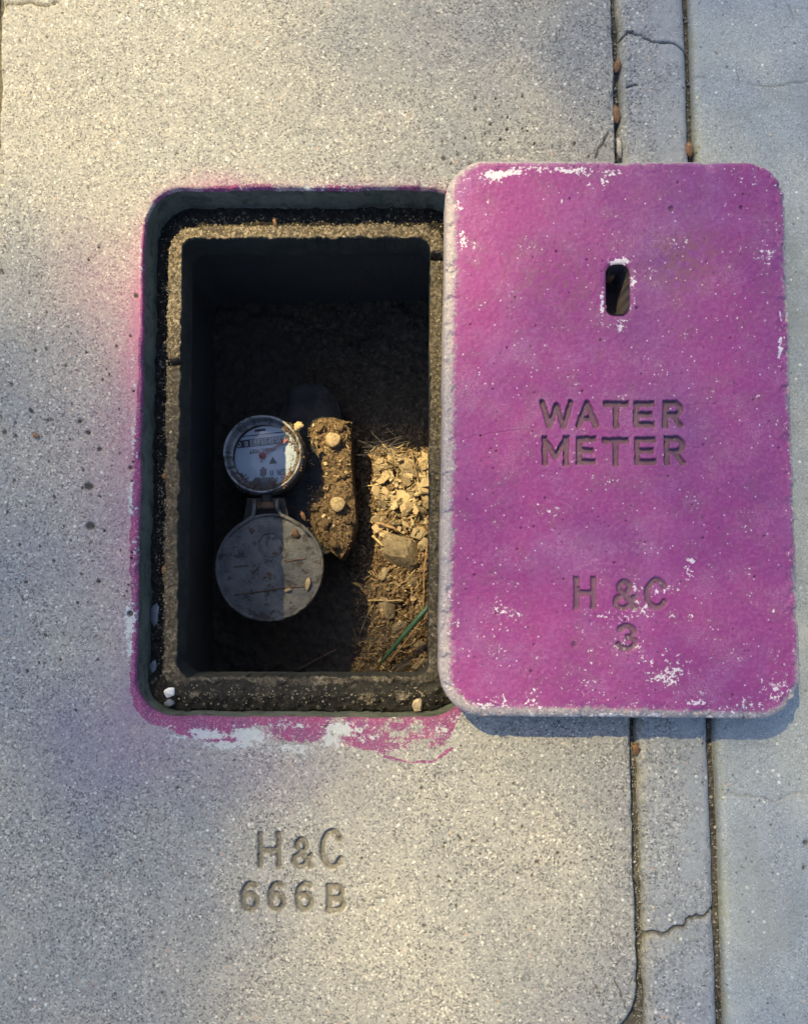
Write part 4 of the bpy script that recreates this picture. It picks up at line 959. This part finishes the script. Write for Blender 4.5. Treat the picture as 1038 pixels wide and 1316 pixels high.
for k in range(3000):                         # on the ledge
    i = rc.randrange(30, 52); j = rc.randrange(NL); q_ = Xr[min(i, len(rows)-1), j]
    if j > NL*.48 and j < NL*.75 and rc.random() < .5: continue
    pts.append((q_[0]+rc.uniform(-.001, .001), q_[1]+rc.uniform(-.001, .001), q_[2]+.0003)); sz.append(rc.uniform(.0003, .0010)*(1 if rc.random() > .06 else 1.8))
scatter('grit', pts, sz, 'grit', 'fine grit and crumbs lying in the channel and on the ledge of the box rim', 'grit')
pts, sz = [], []
for k in range(6500):
    x_ = rc.uniform(452, 556); y_ = rc.uniform(545, 880)
    zz = soil_z(x_, y_); p = P(x_, y_, zz)
    pts.append((p[0], p[1], zz+rc.uniform(0, .003))); sz.append(rc.choice([.0005, .0007, .0010, .0016, .0030])*rc.uniform(.6, 1.1))
for k in range(1300):
    x_ = rc.uniform(396, 452); y_ = rc.uniform(542, 705); p = P(x_, y_, ZF)
    if x_ < 412 and 575 < y_ < 625 or x_+y_ < 945 or min(math.hypot(x_-428, y_-565), math.hypot(x_-434, y_-648)) < 10: continue
    pts.append((p[0], p[1], ZF+.003+rc.uniform(0, .003))); sz.append(rc.uniform(.0004, .0013))
scatter('soil_crumbs', pts, sz, 'crumb', 'loose crumbs of soil and mulch on the pit floor and over the meter flange', 'soil crumbs')
pts, sz = [], []
for k in range(420):
    a = rc.uniform(-2.6, .9); rr = rc.gauss(46, 4); x_, y_ = 337+rr*math.cos(a), 583-rr*math.sin(a)
    p = P(x_, y_, ZM); pts.append((p[0], p[1], ZM+.0005)); sz.append(rc.uniform(.0004, .0014))
scatter('dirt_crumbs', pts, sz, 'rust', 'dark dirt crumbs caught round the edge of the meter dial', 'dirt crumbs')
thing('moss_clump', rock(.0052, .0050, .004, 41, .9, 3), 'straw', V3(384, 549, ZM+.001), (0, 0, 0), 'pale ragged clump of dried dirt on the upper right of the meter ring', 'clump')
pts, sz = [], []
for k in range(2600):
    t = rc.random(); y_ = -20+1360*t
    j = rc.random()
    if j < .55: x_ = 786+24*(y_/940.)+rc.uniform(-1, 12) if y_ < 1240 else 818+rc.uniform(0, 12)
    elif j < .85: x_ = 880+33*(y_/940.)+rc.uniform(0, 9)
    else: x_ = 800+22*(y_/1000.)+abs(rc.gauss(0, 14))
    if 205 < y_ < 930: continue
    p = P(x_, y_, 0); top = j >= .85
    pts.append((p[0], p[1], -.0005 if top else -.0095+rc.uniform(0, .0015))); sz.append(rc.uniform(.0004, .0011)*(1.7 if rc.random() < .07 else 1))
scatter('joint_grit', pts, sz, 'jgrit', 'fine grit packed in the joints and scattered along the concrete strip', 'grit')
# straw bits over the floor
vs, fs = [], []
for k in range(420):
    x_ = rc.uniform(400, 556); y_ = rc.uniform(545, 870); zz = (soil_z(x_, y_)+.006) if x_ > 455 else ZF+.006
    a = rc.uniform(0, 6.3); L_ = rc.uniform(3, 13); 
    if x_ <= 455 and (y_ > 700 or L_ > 7): continue
    q_ = tube([V3(x_, y_, zz+rc.uniform(-.002, .003)), V3(x_+L_*math.cos(a)*.5+rc.uniform(-1, 1), y_+L_*math.sin(a)*.5+rc.uniform(-1, 1), zz+.003), V3(x_+L_*math.cos(a), y_+L_*math.sin(a), zz+rc.uniform(-.002, .003))], rc.uniform(.00025, .0006), 4)
    o_ = len(vs); vs += q_[0]; fs += [tuple(i+o_ for i in f) for f in q_[1]]
tag(link('dry_grass', poly_mesh('dry_grass', vs, fs), M['straw']), 'short dry grass and needle litter strewn over the pit dirt', 'dry grass', kind='stuff')
# cobweb strands
vs, fs = [], []
for k in range(13):
    x0, y0 = rc.uniform(458, 480), rc.uniform(556, 585); x1, y1 = rc.uniform(490, 530), rc.uniform(556, 588)
    zz = -.215; m_ = ((x0+x1)/2, (y0+y1)/2+rc.uniform(2, 9))
    q_ = tube([V3(x0, y0, zz+rc.uniform(-.01, .01)), V3(*m_, zz-.004), V3(x1, y1, zz+rc.uniform(-.01, .01))], .00016, 3, False)
    o_ = len(vs); vs += q_[0]; fs += [tuple(i+o_ for i in f) for f in q_[1]]
tag(link('cobweb', poly_mesh('cobweb', vs, fs), M['web']), 'grey cobweb strands above the sunlit chips in the pit', 'cobweb', kind='stuff')

# ================================================================== THE TREE THAT SHADES THE PLACE (beyond the frame, up-sun)
xs_ = np.array([-150, 0, 100, 250, 400, 550, 700, 850, 1000, 1200.]); ys_ = np.array([-200, 0, 100, 250, 400, 500, 600, 700, 850, 1000, 1150, 1300, 1450.])
SM = np.array([
 [1, 1, 1, 1, .85, .55, .35, .20, .20, .22],
 [1, 1, 1, 1, .80, .55, .35, .22, .20, .22],
 [1, 1, 1, .95, .80, .58, .40, .30, .22, .22],
 [.9, .95, .95, .95, .88, .72, .55, .42, .35, .3],
 [.32, .36, .6, .95, .92, .75, .55, .38, .35, .35],
 [.18, .20, .26, .58, .72, .55, .45, .35, .35, .35],
 [.18, .20, .24, .32, .36, .40, .46, .36, .35, .35],
 [.16, .18, .22, .30, .34, .38, .46, .40, .38, .38],
 [.13, .13, .15, .22, .32, .50, .52, .42, .40, .42],
 [.15, .13, .12, .18, .48, .80, .66, .40, .42, .45],
 [.18, .18, .16, .32, .72, .95, .70, .34, .30, .32],
 [.22, .24, .28, .40, .72, .85, .58, .26, .24, .26],
 [.3, .3, .3, .42, .6, .7, .5, .26, .24, .26]])
def bil(x, y):
    x = np.clip(x, xs_[0], xs_[-1]-1e-6); y = np.clip(y, ys_[0], ys_[-1]-1e-6)
    i = np.searchsorted(xs_, x, side='right')-1; j = np.searchsorted(ys_, y, side='right')-1
    fx = (x-xs_[i])/(xs_[i+1]-xs_[i]); fy = (y-ys_[j])/(ys_[j+1]-ys_[j])
    return (SM[j, i]*(1-fx)+SM[j, i+1]*fx)*(1-fy)+(SM[j+1, i]*(1-fx)+SM[j+1, i+1]*fx)*fy
LL, LWd = .028, .014; Aeff = LL*LWd*.25
lam = 1.9/Aeff
HALF = 1.3
ncand = int(lam*(2*HALF)**2)
tx = rng.uniform(-HALF, HALF, ncand); ty = rng.uniform(-HALF, HALF, ncand)
gxx, gyy = Q(tx, ty, 0); sf = np.clip(bil(gxx, gyy), .12, 1)
edgef = sm(1.3, .8, np.maximum(np.abs(tx), np.abs(ty)))
acc = rng.random(ncand) < (-np.log(sf)/1.9)*edgef
tx, ty = tx[acc], ty[acc]; n = len(tx)
hh = rng.uniform(6.5, 9.5, n)
cx_ = tx-SX*hh; cy_ = ty+SY*hh
d1 = rng.normal(size=(n, 3)); d1 /= np.linalg.norm(d1, axis=1)[:, None]; d2 = np.cross(d1, rng.normal(size=(n, 3))); d2 /= np.linalg.norm(d2, axis=1)[:, None]
C = np.stack([cx_, cy_, hh], 1)
V = np.stack([C-d1*LL/2, C-d2*LWd/2, C+d1*LL/2, C+d2*LWd/2], 1).reshape(-1, 3)
me = bpy.data.meshes.new('foliage'); me.vertices.add(4*n); me.vertices.foreach_set('co', V.ravel().astype(np.float32))
me.loops.add(4*n); me.loops.foreach_set('vertex_index', np.arange(4*n, dtype=np.int32)); me.polygons.add(n)
me.polygons.foreach_set('loop_start', np.arange(0, 4*n, 4, dtype=np.int32)); me.polygons.foreach_set('loop_total', np.full(n, 4, dtype=np.int32)); me.update(calc_edges=True)
tree = bpy.data.objects.new('tree', None); COL.objects.link(tree); base = (-5.6, 5.4)
tree.location = (*base, 0); tag(tree, 'leafy street tree standing outside the picture whose shade dapples the concrete', 'tree')
def world_part(name, me_, mat): 
    o = link(name, me_, M[mat], tree); o.location = (-base[0], -base[1], 0); return o
fo = world_part('foliage', me, 'leaf'); fo['kind'] = 'stuff'
world_part('trunk', poly_mesh('trunk', *tube([(base[0], base[1], -.05), (base[0]+.05, base[1], 2), (base[0]+.3, base[1]-.1, 4), (base[0]+.7, base[1]-.2, 5.6)], [.20, .16, .13, .09], 14), smooth=True), 'bark')
for a, b in (((-4.9, 5.2, 5.5), (-3.3, 5.5, 7.6)), ((-4.9, 5.2, 5.4), (-4.6, 3.9, 6.8)), ((-5.2, 5.3, 4.6), (-6.2, 6.3, 6.8))):
    a, b = np.array(a), np.array(b); m_ = (a+b)/2+np.array([0, 0, .15])
    world_part('limb', poly_mesh('limb', *tube([a, m_, b], [.07, .045, .012], 8), smooth=True), 'bark')
print('leaves', n)
